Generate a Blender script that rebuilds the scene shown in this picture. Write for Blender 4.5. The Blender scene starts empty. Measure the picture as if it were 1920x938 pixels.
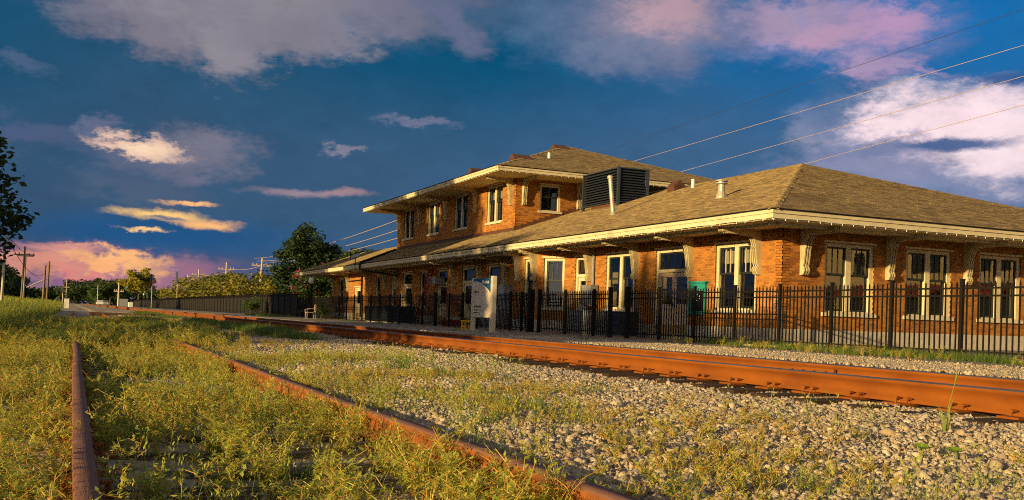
import bpy, math, random
import numpy as np
from mathutils import Vector, Matrix

random.seed(7); RNG = np.random.default_rng(7)
S = bpy.context.scene
COL = S.collection
rad = math.radians

# ------------------------------------------------------------------ camera
YAW, PITCH, ROLL = rad(24.02), rad(1.1), rad(1.91)
_f = Vector((-math.cos(YAW), math.sin(YAW), 0)); _r = Vector((math.sin(YAW), math.cos(YAW), 0)); _u = Vector((0, 0, 1))
_f2 = math.cos(PITCH)*_f + math.sin(PITCH)*_u; _u2 = -math.sin(PITCH)*_f + math.cos(PITCH)*_u
_r3 = math.cos(ROLL)*_r + math.sin(ROLL)*_u2; _u3 = -math.sin(ROLL)*_r + math.cos(ROLL)*_u2
CAMZ = 0.5
cam = bpy.data.cameras.new('camera'); camo = bpy.data.objects.new('camera', cam); COL.objects.link(camo)
M = Matrix.Identity(4)
for i in range(3):
    M[i][0] = _r3[i]; M[i][1] = _u3[i]; M[i][2] = -_f2[i]
M[2][3] = CAMZ
camo.matrix_world = M
cam.sensor_width = 36; cam.lens = 1848/1920*36; cam.shift_y = 0.0474
cam.clip_start = 0.05; cam.clip_end = 3000
S.camera = camo

# ------------------------------------------------------------------ sun, sky, exposure
SUN_AZ, SUN_EL = rad(19.5), rad(10.5)     # light travels +Y turned towards -X
LDIR = Vector((-math.sin(SUN_AZ)*math.cos(SUN_EL), math.cos(SUN_AZ)*math.cos(SUN_EL), -math.sin(SUN_EL)))
sun = bpy.data.lights.new('sun', 'SUN'); suno = bpy.data.objects.new('sun', sun); COL.objects.link(suno)
suno.rotation_mode = 'QUATERNION'; suno.rotation_quaternion = LDIR.to_track_quat('-Z', 'Y')
sun.energy = 5.0; sun.angle = rad(0.6); sun.color = (1.0, 0.72, 0.30)
S.view_settings.view_transform = 'Standard'; S.view_settings.look = 'None'
S.view_settings.exposure = 0.62; S.view_settings.gamma = 1.0
S.cycles.max_bounces = 5; S.cycles.diffuse_bounces = 2; S.cycles.glossy_bounces = 2; S.cycles.transmission_bounces = 2; S.cycles.transparent_max_bounces = 8
S.cycles.use_adaptive_sampling = True; S.cycles.adaptive_threshold = 0.03; S.cycles.use_denoising = False; S.cycles.caustics_reflective = False; S.cycles.caustics_refractive = False; S.cycles.filter_width = 1.05; S.cycles.sample_clamp_indirect = 4.0; S.cycles.sample_clamp_direct = 12.0
EXPO = 2**S.view_settings.exposure

def lin(r, g, b):
    f = lambda c: (c/255/12.92) if c <= 10 else ((c/255+0.055)/1.055)**2.4
    return (f(r), f(g), f(b), 1)

def make_world():
    w = bpy.data.worlds.new('World'); S.world = w; w.use_nodes = True
    nt = w.node_tree; nt.nodes.clear(); L = nt.links.new
    def N(t, **k):
        n = nt.nodes.new(t)
        for a, v in k.items(): setattr(n, a, v)
        return n
    def put(sock, v):
        if isinstance(v, bpy.types.NodeSocket): L(v, sock)
        else: sock.default_value = v
    def ma(op, a, b=0.0, clamp=False):
        n = N('ShaderNodeMath', operation=op, use_clamp=clamp); put(n.inputs[0], a); put(n.inputs[1], b); return n.outputs[0]
    def vm(op, a, b=None):
        n = N('ShaderNodeVectorMath', operation=op); put(n.inputs[0], a)
        if b is not None: put(n.inputs[1], b)
        return n
    def mr(v, a, b, c=0.0, d=1.0, smooth=True):
        n = N('ShaderNodeMapRange', interpolation_type='SMOOTHSTEP' if smooth else 'LINEAR')
        put(n.inputs[0], v)
        for i, x in enumerate((a, b, c, d)): put(n.inputs[i+1], x)
        return n.outputs[0]
    def mix(f, a, b):
        n = N('ShaderNodeMix', data_type='RGBA'); put(n.inputs[0], f); put(n.inputs[6], a); put(n.inputs[7], b); return n.outputs[2]
    def noise(vec, scale, detail=6, rough=0.55):
        n = N('ShaderNodeTexNoise'); L(vec, n.inputs['Vector']); n.inputs['Scale'].default_value = scale
        n.inputs['Detail'].default_value = detail; n.inputs['Roughness'].default_value = rough; return n
    out = N('ShaderNodeOutputWorld'); bg = N('ShaderNodeBackground'); L(bg.outputs[0], out.inputs[0])
    sky = N('ShaderNodeTexSky', sky_type='NISHITA', sun_disc=False, sun_elevation=SUN_EL, sun_rotation=math.atan2(-LDIR.x, -LDIR.y))
    sky.air_density = 1.0; sky.dust_density = 1.5; sky.ozone_density = 1.0
    tc = N('ShaderNodeTexCoord'); D = vm('NORMALIZE', tc.outputs['Generated']).outputs[0]
    sep = N('ShaderNodeSeparateXYZ'); L(D, sep.inputs[0])
    fx = vm('DOT_PRODUCT', D, tuple(_f)).outputs['Value']; rx = vm('DOT_PRODUCT', D, tuple(_r)).outputs['Value']
    az = ma('ARCTAN2', rx, fx); el = ma('ARCSINE', sep.outputs[2])
    st = vm('MULTIPLY', D, (1, 1, 2.2)).outputs[0]
    nw = noise(st, 5.5, 3, 0.6); nf = noise(st, 20.0, 7, 0.72); nb = noise(st, 2.2, 4, 0.5)
    nwc = vm('SUBTRACT', nw.outputs['Color'], (0.5, 0.5, 0.5)).outputs[0]
    nfc = vm('SUBTRACT', nf.outputs['Color'], (0.5, 0.5, 0.5)).outputs[0]
    base = N('ShaderNodeCombineXYZ'); L(az, base.inputs[0]); L(el, base.inputs[1])
    wv = vm('ADD', base.outputs[0], vm('MULTIPLY', nwc, (0.10, 0.055, 0)).outputs[0]).outputs[0]
    wv = vm('ADD', wv, vm('MULTIPLY', nfc, (0.12, 0.07, 2.6)).outputs[0]).outputs[0]
    wl = vm('ADD', base.outputs[0], vm('MULTIPLY', nfc, (0.06, 0.020, 1.2)).outputs[0]).outputs[0]
    # clear blue between the clouds, deeper up high and to the left, with a slate veil of rain cloud lower down
    k = 1.0/EXPO
    sc = lambda c: (c[0]*k, c[1]*k, c[2]*k, 1)
    blue = mix(mr(az, -0.1, 0.5), sc(lin(4, 80, 116)), sc(lin(2, 110, 180)))
    veilc = mix(mr(az, -0.5, 0.35), sc(lin(58, 86, 116)), sc(lin(66, 101, 138)))
    veil = mr(ma('ADD', el, ma('MULTIPLY', ma('SUBTRACT', nb.outputs[0], 0.5), 0.30)), 0.33, 0.10)
    skyc = mix(ma('MULTIPLY', veil, 0.92), blue, veilc)
    skyc = mix(ma('MULTIPLY', mr(el, 0.075, 0.0), mr(az, 0.1, -0.35)), skyc, sc(lin(84, 84, 124)))
    # thin broken cloud over the rest of the sky
    gen = mr(nb.outputs[0], 0.52, 0.72)
    skyc = mix(ma('MULTIPLY', ma('MULTIPLY', gen, mr(el, 0.30, 0.5)), 0.7), skyc, sc(lin(128, 124, 142)))
    def pix(x, y, rxp, ryp):
        d = _f2 + _r3*((x-960)/1848) - _u3*((y-560)/1848); d.normalize()
        return math.atan2(d.dot(_r), d.dot(_f)), math.asin(d.z), rxp/1848, ryp/1848
    def blob(c, x, y, rxp, ryp, col, soft=0.5, op=1.0, vec=None):
        a, e, sa, se = pix(x, y, rxp, ryp)
        vn = vm('MULTIPLY_ADD', wv if vec is None else vec, (1/sa, 1/se, .8)); vn.inputs[2].default_value = (-a/sa, -e/se, 0)
        ln = vm('LENGTH', vn.outputs[0]).outputs['Value']
        return mix(mr(ln, 1+soft*0.45, 1-soft*0.8, 0.0, op), c, sc(lin(*col)))
    B = [  # x, y, rx, ry, colour, softness, opacity, fine?
        (500, -70, 470, 125, (122, 118, 136), 0.7, 0.95, 0), (200, 20, 90, 42, (118, 116, 134), 0.8, 0.85, 0), (330, 52, 110, 50, (130, 124, 138), 0.7, 0.92, 0), (445, 90, 62, 56, (142, 136, 146), 0.7, 0.95, 0), (540, 50, 110, 52, (134, 128, 140), 0.7, 0.92, 0),
        (655, 62, 58, 34, (128, 126, 142), 0.8, 0.9, 0), (760, 18, 80, 45, (118, 118, 140), 0.8, 0.88, 0), (870, 45, 50, 48, (106, 112, 142), 0.9, 0.85, 0), (360, 5, 150, 40, (146, 140, 148), 0.9, 0.6, 0), (560, 0, 160, 36, (144, 138, 148), 0.9, 0.6, 0), (60, 130, 50, 18, (84, 104, 136), 1.0, 0.7, 0),
        (90, 265, 90, 28, (82, 96, 130), 1.0, 0.8, 0), (195, 245, 38, 20, (104, 112, 142), 0.9, 0.8, 0), (395, 280, 90, 46, (124, 122, 140), 0.8, 0.92, 0), (330, 300, 120, 36, (106, 110, 134), 0.9, 0.7, 0),
        (282, 277, 78, 13, (240, 200, 178), 1.0, 0.9, 0), (268, 279, 44, 9, (255, 220, 186), 1.0, 0.9, 1),
        (775, 237, 62, 12, (120, 124, 152), 1.0, 0.8, 0), (660, 290, 42, 10, (140, 134, 152), 1.0, 0.8, 0), (560, 362, 80, 7, (180, 152, 158), 1.0, 0.6, 1), (640, 362, 50, 6, (190, 150, 150), 1.0, 0.6, 1),
        (290, 360, 110, 25, (86, 100, 124), 1.0, 0.6, 0), (300, 440, 270, 38, (22, 84, 138), 1.0, 0.75, 1),
        (300, 404, 76, 10, (255, 206, 128), 0.9, 1.0, 1), (385, 420, 60, 9, (255, 190, 124), 0.9, 1.0, 1), (305, 409, 36, 4, (96, 104, 140), 0.8, 0.9, 1),
        (362, 384, 52, 4, (255, 190, 130), 0.9, 0.95, 1), (266, 431, 42, 3, (255, 206, 140), 0.8, 0.95, 1),
        (150, 540, 330, 70, (104, 94, 134), 0.8, 0.85, 1), (190, 512, 190, 44, (184, 122, 140), 0.8, 0.75, 0), (80, 508, 55, 34, (224, 152, 128), 0.9, 0.85, 0), (15, 512, 50, 34, (218, 146, 124), 0.9, 0.8, 0),
        (215, 484, 95, 19, (255, 188, 122), 0.8, 0.95, 0), (190, 496, 60, 14, (250, 176, 120), 0.8, 0.9, 0), (115, 462, 90, 8, (214, 146, 138), 0.9, 0.8, 1), (110, 525, 32, 18, (222, 132, 128), 0.8, 0.85, 0), (165, 512, 25, 9, (228, 134, 128), 0.8, 0.9, 0), (125, 545, 90, 16, (120, 92, 138), 0.9, 0.8, 0),
        (1830, 330, 330, 70, (132, 142, 178), 0.7, 0.85, 0), (1690, 305, 190, 50, (150, 148, 178), 1.0, 0.6, 0), (1720, 250, 120, 45, (236, 206, 224), 0.8, 0.9, 0), (1800, 228, 210, 62, (252, 226, 232), 0.8, 1.0, 0), (1900, 290, 110, 55, (250, 226, 232), 0.8, 0.95, 0), (1660, 285, 80, 24, (96, 120, 164), 0.9, 0.8, 0),
        (1785, 272, 105, 12, (62, 96, 146), 0.7, 0.95, 1), (1890, 148, 60, 11, (44, 92, 148), 0.8, 0.9, 1), (1600, 215, 60, 60, (70, 108, 154), 1.0, 0.8, 0),
        (1560, 55, 190, 60, (150, 142, 184), 0.9, 0.75, 0), (1480, 40, 90, 40, (176, 152, 178), 0.9, 0.75, 0), (1570, 72, 60, 26, (190, 152, 178), 0.9, 0.8, 0), (1660, 40, 70, 34, (190, 150, 186), 0.9, 0.85, 0), (1660, 125, 52, 34, (180, 152, 186), 0.9, 0.85, 0), (1720, 136, 60, 10, (170, 148, 186), 1.0, 0.7, 0),
        (1230, 40, 170, 90, (150, 140, 160), 1.0, 0.75, 0), (1270, 18, 80, 40, (190, 156, 168), 0.9, 0.85, 0), (1170, 90, 90, 40, (110, 124, 154), 1.0, 0.6, 0), (1040, 40, 100, 70, (92, 116, 150), 1.0, 0.6, 0),
    ]
    for x, y, a, b, c, s, o, f in B:
        skyc = blob(skyc, x, y, a, b, c, s, o, wl if f else None)
    nm = vm('SCALE', skyc); put(nm.inputs['Scale'], ma('ADD', ma('MULTIPLY', nf.outputs[0], 0.5), 0.75)); skyc = nm.outputs[0]
    # the storm front fills the sky away from the sun; the rest is clear evening sky
    ns = vm('SCALE', sky.outputs[0]); ns.inputs['Scale'].default_value = 0.085
    nsm = vm('MINIMUM', ns.outputs[0], (1.3, 1.3, 1.3)).outputs[0]   # caps the low sun's glow to limit speckle; the sun itself is the lamp
    front = ma('MULTIPLY', mr(ma('ABSOLUTE', az), 1.9, 0.9), mr(el, 1.3, 0.75))
    nsm = mix(mr(nb.outputs[0], 0.35, 0.6, 0.25, 0.75), nsm, sc(lin(172, 152, 136)))   # cloud added to the unseen clear sky to make its fill light warmer
    col = mix(front, nsm, skyc)
    L(col, bg.inputs[0]); bg.inputs[1].default_value = 1.0
    w.cycles.sampling_method = 'NONE'
make_world()

# ------------------------------------------------------------------ materials
def pmat(name, col, col2=None, scale=3.0, rough=0.8, bump=0.0, bscale=40.0, attr=None, metallic=0.0, spec=0.3, dirt=None, dscale=0.6, stretch=(1, 1, 1), objrand=0.0, detail=6, coords='pos'):
    m = bpy.data.materials.new(name); m.use_nodes = True
    nt = m.node_tree; L = nt.links.new; p = nt.nodes['Principled BSDF']
    N = nt.nodes.new
    geo = N('ShaderNodeNewGeometry'); vec = geo.outputs['Position']
    if coords == 'obj':
        tcn = N('ShaderNodeTexCoord'); vec = tcn.outputs['Object']
    mp = N('ShaderNodeMapping'); L(vec, mp.inputs[0]); mp.inputs['Scale'].default_value = stretch
    no = N('ShaderNodeTexNoise'); L(mp.outputs[0], no.inputs[0]); no.inputs['Scale'].default_value = scale; no.inputs['Detail'].default_value = detail; no.inputs['Roughness'].default_value = 0.65
    cr = N('ShaderNodeMapRange'); L(no.outputs[0], cr.inputs[0]); cr.inputs[1].default_value = 0.32; cr.inputs[2].default_value = 0.68
    mx = N('ShaderNodeMix'); mx.data_type = 'RGBA'
    mx.inputs[6].default_value = (*col, 1); mx.inputs[7].default_value = (*(col2 or [c*0.75 for c in col]), 1)
    fac = cr.outputs[0]
    if attr or objrand:
        at = N('ShaderNodeAttribute'); at.attribute_name = attr or 'tint'
        fac2 = at.outputs['Fac']
        if objrand:
            oi = N('ShaderNodeObjectInfo'); a1 = N('ShaderNodeMath'); a1.operation = 'MULTIPLY_ADD'; L(oi.outputs['Random'], a1.inputs[0]); a1.inputs[1].default_value = objrand; L(fac2, a1.inputs[2]); fac2 = a1.outputs[0]
        a2 = N('ShaderNodeMath'); a2.operation = 'MULTIPLY_ADD'; a2.use_clamp = True; L(fac, a2.inputs[0]); a2.inputs[1].default_value = 0.45
        a3 = N('ShaderNodeMath'); a3.operation = 'MULTIPLY_ADD'; L(fac2, a3.inputs[0]); a3.inputs[1].default_value = 0.9; a3.inputs[2].default_value = -0.17
        L(a3.outputs[0], a2.inputs[2]); fac = a2.outputs[0]
    L(fac, mx.inputs[0]); colo = mx.outputs[2]
    if dirt:
        n2 = N('ShaderNodeTexNoise'); L(vec, n2.inputs[0]); n2.inputs['Scale'].default_value = dscale; n2.inputs['Detail'].default_value = 8; n2.inputs['Roughness'].default_value = 0.7
        r2 = N('ShaderNodeMapRange'); L(n2.outputs[0], r2.inputs[0]); r2.inputs[1].default_value = 0.5; r2.inputs[2].default_value = 0.75; r2.inputs[4].default_value = 0.75
        m2 = N('ShaderNodeMix'); m2.data_type = 'RGBA'; L(r2.outputs[0], m2.inputs[0]); L(colo, m2.inputs[6]); m2.inputs[7].default_value = (*dirt, 1); colo = m2.outputs[2]
    L(colo, p.inputs['Base Color'])
    p.inputs['Roughness'].default_value = rough; p.inputs['Metallic'].default_value = metallic; p.inputs['Specular IOR Level'].default_value = spec
    if bump:
        nb = N('ShaderNodeTexNoise'); L(mp.outputs[0], nb.inputs[0]); nb.inputs['Scale'].default_value = bscale; nb.inputs['Detail'].default_value = 5
        bp = N('ShaderNodeBump'); bp.inputs['Strength'].default_value = bump; bp.inputs['Distance'].default_value = 0.02; L(nb.outputs[0], bp.inputs['Height']); L(bp.outputs[0], p.inputs['Normal'])
    return m

def leafmat(name, c1, c2, trans=0.35, rand=0.5):
    m = pmat(name, c1, c2, scale=1.2, rough=0.55, attr='tint', objrand=rand, spec=0.25)
    nt = m.node_tree; p = nt.nodes['Principled BSDF']; o = nt.nodes['Material Output']
    t = nt.nodes.new('ShaderNodeBsdfTranslucent'); mxs = nt.nodes.new('ShaderNodeMixShader'); mxs.inputs[0].default_value = trans
    src = p.inputs['Base Color'].links[0].from_socket
    nt.links.new(src, t.inputs[0]); nt.links.new(p.outputs[0], mxs.inputs[1]); nt.links.new(t.outputs[0], mxs.inputs[2]); nt.links.new(mxs.outputs[0], o.inputs[0])
    return m

def glassmat(name, tint=(0.9, 0.92, 0.9)):
    m = bpy.data.materials.new(name); m.use_nodes = True; nt = m.node_tree; nt.nodes.clear(); N = nt.nodes.new; L = nt.links.new
    o = N('ShaderNodeOutputMaterial'); g = N('ShaderNodeBsdfGlossy'); t = N('ShaderNodeBsdfTransparent'); mx = N('ShaderNodeMixShader'); fr = N('ShaderNodeFresnel')
    g.inputs['Roughness'].default_value = 0.02; t.inputs[0].default_value = (*tint, 1); fr.inputs['IOR'].default_value = 2.1
    geo = N('ShaderNodeNewGeometry'); no = N('ShaderNodeTexNoise'); L(geo.outputs['Position'], no.inputs[0]); no.inputs['Scale'].default_value = 2.5
    bp = N('ShaderNodeBump'); bp.inputs['Strength'].default_value = 0.02; bp.inputs['Distance'].default_value = 0.03; L(no.outputs[0], bp.inputs['Height']); L(bp.outputs[0], g.inputs['Normal'])
    L(fr.outputs[0], mx.inputs[0]); L(t.outputs[0], mx.inputs[1]); L(g.outputs[0], mx.inputs[2]); L(mx.outputs[0], o.inputs[0])
    return m

def gravelmat(name, c1, c2, c3, vs=28.0, bump=0.7):
    m = bpy.data.materials.new(name); m.use_nodes = True; nt = m.node_tree; N = nt.nodes.new; L = nt.links.new; p = nt.nodes['Principled BSDF']
    geo = N('ShaderNodeNewGeometry'); v = N('ShaderNodeTexVoronoi'); L(geo.outputs['Position'], v.inputs[0]); v.inputs['Scale'].default_value = vs
    sp = N('ShaderNodeSeparateColor'); L(v.outputs['Color'], sp.inputs[0])
    mx = N('ShaderNodeMix'); mx.data_type = 'RGBA'; L(sp.outputs[0], mx.inputs[0]); mx.inputs[6].default_value = (*c1, 1); mx.inputs[7].default_value = (*c2, 1)
    no = N('ShaderNodeTexNoise'); L(geo.outputs['Position'], no.inputs[0]); no.inputs['Scale'].default_value = 0.9; no.inputs['Detail'].default_value = 7
    r = N('ShaderNodeMapRange'); L(no.outputs[0], r.inputs[0]); r.inputs[1].default_value = 0.45; r.inputs[2].default_value = 0.7; r.inputs[4].default_value = 0.8
    m2 = N('ShaderNodeMix'); m2.data_type = 'RGBA'; L(r.outputs[0], m2.inputs[0]); L(mx.outputs[2], m2.inputs[6]); m2.inputs[7].default_value = (*c3, 1)
    L(m2.outputs[2], p.inputs['Base Color']); p.inputs['Roughness'].default_value = 0.95; p.inputs['Specular IOR Level'].default_value = 0.15
    bp = N('ShaderNodeBump'); bp.inputs['Strength'].default_value = bump; bp.inputs['Distance'].default_value = 0.03; bp.invert = True; L(v.outputs['Distance'], bp.inputs['Height']); L(bp.outputs[0], p.inputs['Normal'])
    return m

MT = dict(
    brick=pmat('brick_clay', (0.46, 0.183, 0.032), (0.23, 0.074, 0.019), 22, 0.9, 0.35, 60, attr='tint', dirt=(0.15, 0.055, 0.018), dscale=0.7),
    mortar=pmat('mortar', (0.42, 0.29, 0.10), (0.28, 0.17, 0.06), 9, 0.95, 0.3, 90),
    cream=pmat('cream_paint', (0.66, 0.57, 0.38), (0.56, 0.47, 0.30), 5, 0.6, 0.08, 30, dirt=(0.40, 0.33, 0.20), dscale=1.4),
    bracket=pmat('bracket_paint', (0.58, 0.49, 0.30), (0.42, 0.34, 0.19), 4, 0.65, 0.1, 30, dirt=(0.26, 0.20, 0.10), dscale=2.2),
    soffit=pmat('soffit_paint', (0.72, 0.60, 0.31), (0.62, 0.50, 0.25), 6, 0.7, 0.15, 14, stretch=(0.2, 3, 1)),
    concrete=pmat('concrete', (0.54, 0.48, 0.40), (0.42, 0.37, 0.31), 5, 0.92, 0.25, 60, dirt=(0.30, 0.25, 0.20), dscale=1.1),
    stone=pmat('sill_stone', (0.62, 0.55, 0.42), (0.50, 0.43, 0.32), 7, 0.9, 0.2, 60),
    shingle=pmat('asphalt_shingle', (0.34, 0.245, 0.12), (0.13, 0.09, 0.047), 30, 0.95, 0.5, 160, attr='tint', dirt=(0.25, 0.19, 0.10), dscale=0.35),
    deck=pmat('roof_deck', (0.10, 0.085, 0.06), None, 8, 0.95),
    black=pmat('black_metal', (0.007, 0.007, 0.007), (0.013, 0.010, 0.009), 9, 0.6, 0.05, 60, spec=0.15),
    sash=pmat('dark_sash_paint', (0.022, 0.026, 0.024), None, 8, 0.5),
    glass=glassmat('window_glass'),
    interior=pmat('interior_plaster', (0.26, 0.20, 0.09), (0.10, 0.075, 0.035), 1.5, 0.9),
    shade=pmat('window_blind', (0.42, 0.38, 0.26), (0.34, 0.30, 0.20), 2, 0.9),
    door=pmat('door_paint', (0.62, 0.45, 0.32), (0.54, 0.38, 0.26), 4, 0.6, dirt=(0.42, 0.30, 0.2), dscale=1.2),
    brown=pmat('brown_flashing', (0.115, 0.05, 0.028), (0.08, 0.035, 0.02), 5, 0.6),
    louver=pmat('louver_steel', (0.07, 0.085, 0.12), (0.045, 0.055, 0.08), 6, 0.35, metallic=0.5, spec=0.5),
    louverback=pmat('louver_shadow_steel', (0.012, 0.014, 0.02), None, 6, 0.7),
    galv=pmat('galvanised_steel', (0.52, 0.47, 0.40), (0.40, 0.36, 0.30), 9, 0.45, metallic=0.35, dirt=(0.33, 0.22, 0.14), dscale=3),
    rust=pmat('main_rail_rust', (0.265, 0.075, 0.004), (0.165, 0.042, 0.003), 3.5, 0.85, 0.08, 90, stretch=(0.35, 1, 1), dirt=(0.13, 0.036, 0.008), dscale=1.6),
    railhead=pmat('worn_rail_top', (0.20, 0.19, 0.20), (0.11, 0.09, 0.09), 8, 0.4, metallic=0.7, spec=0.5, stretch=(0.1, 4, 1)),
    oldrust=pmat('old_rail_rust', (0.36, 0.115, 0.018), (0.14, 0.044, 0.016), 12, 0.85, 0.6, 90, dirt=(0.045, 0.022, 0.018), dscale=7),
    oldtop=pmat('old_rail_top_rust', (0.20, 0.095, 0.065), (0.13, 0.062, 0.048), 14, 0.75, 0.3, 90, stretch=(0.15, 2, 1), dirt=(0.24, 0.11, 0.06), dscale=4),
    tie=pmat('weathered_tie', (0.115, 0.085, 0.062), (0.045, 0.033, 0.027), 7, 0.95, 0.8, 26, stretch=(6, 0.7, 3), dirt=(0.16, 0.125, 0.10), dscale=2.5),
    maintie=pmat('creosoted_tie', (0.05, 0.027, 0.017), (0.028, 0.016, 0.012), 6, 0.95, 0.5, 26, stretch=(5, 0.7, 3)),
    rock=pmat('ballast_stone', (0.57, 0.485, 0.36), (0.28, 0.225, 0.165), 14, 0.95, 0.4, 60, attr='tint', objrand=0.8, dirt=(0.46, 0.27, 0.10), dscale=7),
    gravel=gravelmat('gravel_bed', (0.46, 0.38, 0.27), (0.28, 0.22, 0.16), (0.22, 0.17, 0.11)),
    finegravel=gravelmat('fine_gravel', (0.62, 0.52, 0.37), (0.44, 0.36, 0.25), (0.46, 0.34, 0.21), 60, 0.8),
    asphalt=pmat('platform_paving', (0.235, 0.20, 0.165), (0.16, 0.135, 0.11), 2.2, 0.95, 0.4, 70, dirt=(0.30, 0.25, 0.19), dscale=0.8),
    soil=pmat('grassy_soil', (0.085, 0.085, 0.03), (0.12, 0.09, 0.05), 0.7, 0.98, 0.6, 9, dirt=(0.06, 0.075, 0.02), dscale=0.3),
    weed=leafmat('weed_leaf', (0.90, 0.82, 0.14), (0.38, 0.46, 0.06), 0.5, 0.6),
    weedstem=pmat('weed_stem', (0.44, 0.44, 0.10), (0.42, 0.22, 0.05), 5, 0.7, attr='tint', objrand=0.9),
    clover=leafmat('clover_leaf', (0.30, 0.42, 0.04), (0.22, 0.34, 0.03), 0.4, 0.3),
    grass=leafmat('grass_blade', (0.24, 0.27, 0.05), (0.09, 0.16, 0.028), 0.35, 0.6),
    drygrass=leafmat('tall_grass_blade', (0.46, 0.44, 0.09), (0.18, 0.26, 0.04), 0.35, 0.7),
    leafdark=leafmat('dark_leaf', (0.055, 0.085, 0.02), (0.022, 0.045, 0.014), 0.3, 0.3),
    leafmid=leafmat('olive_leaf', (0.34, 0.27, 0.03), (0.12, 0.125, 0.02), 0.3, 0.5),
    leafgreen=leafmat('green_leaf', (0.095, 0.125, 0.022), (0.035, 0.07, 0.018), 0.3, 0.5),
    leafyel=leafmat('yellow_green_leaf', (0.42, 0.34, 0.025), (0.19, 0.20, 0.02), 0.35, 0.2),
    blossom=leafmat('pink_blossom', (0.60, 0.07, 0.16), (0.42, 0.04, 0.10), 0.3, 0.3),
    bark=pmat('bark', (0.12, 0.085, 0.055), (0.06, 0.045, 0.03), 6, 0.95, 0.7, 20, stretch=(3, 3, 0.5)),
    pole=pmat('pole_wood', (0.24, 0.17, 0.11), (0.15, 0.105, 0.07), 6, 0.9, 0.3, 30, stretch=(4, 4, 0.4)),
    palepole=pmat('pale_pole', (0.55, 0.47, 0.38), (0.42, 0.36, 0.29), 6, 0.9, 0.2, 30, stretch=(4, 4, 0.4)),
    wire=pmat('cable', (0.50, 0.36, 0.28), None, 3, 0.7),
    wiredark=pmat('dark_cable', (0.04, 0.035, 0.035), None, 3, 0.7),
    bulb=pmat('bulb_glass', (0.85, 0.83, 0.76), (0.75, 0.73, 0.68), 9, 0.2, spec=0.6),
    signface=pmat('sign_metal', (0.64, 0.55, 0.42), (0.56, 0.47, 0.35), 3, 0.38, metallic=0.1, spec=0.5),
    shopwall=pmat('shop_wall_paint', (0.66, 0.52, 0.30), (0.55, 0.42, 0.24), 3, 0.8),
    blue=pmat('sign_blue', (0.006, 0.07, 0.19), (0.005, 0.055, 0.15), 4, 0.4),
    white=pmat('white_paint', (0.78, 0.76, 0.72), (0.68, 0.66, 0.62), 4, 0.5),
    ink=pmat('sign_ink', (0.02, 0.025, 0.03), None, 4, 0.7),
    teal=pmat('teal_paint', (0.025, 0.29, 0.25), (0.018, 0.21, 0.19), 5, 0.5, dirt=(0.03, 0.22, 0.20)),
    blackboard=pmat('black_panel', (0.008, 0.008, 0.009), None, 4, 0.3),
    red=pmat('red_fibreglass', (0.42, 0.035, 0.022), (0.33, 0.025, 0.018), 4, 0.5),
    yellow=pmat('yellow_plastic', (0.72, 0.40, 0.012), (0.62, 0.33, 0.01), 4, 0.5),
    greybox=pmat('grey_enamel', (0.30, 0.31, 0.33), (0.22, 0.23, 0.25), 3, 0.5, dirt=(0.17, 0.16, 0.15), dscale=1.5),
    darkbox=pmat('dark_enamel', (0.035, 0.045, 0.07), (0.022, 0.028, 0.045), 3, 0.5),
    screen=pmat('black_privacy_screen', (0.010, 0.009, 0.009), (0.018, 0.015, 0.013), 1.2, 0.8, stretch=(1, 1, 0.2), attr='tint'),
    chairmetal=pmat('chair_paint', (0.50, 0.34, 0.27), (0.36, 0.23, 0.18), 8, 0.6),
    tyre=pmat('tyre_rubber', (0.02, 0.02, 0.02), None, 5, 0.9),
    lampglass=pmat('frosted_globe', (0.80, 0.78, 0.70), None, 5, 0.3),
    carglass=pmat('car_glass', (0.02, 0.025, 0.03), None, 5, 0.1, spec=0.6),
    flagblue=pmat('flag_blue', (0.05, 0.10, 0.22), None, 5, 0.8),
)

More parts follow.
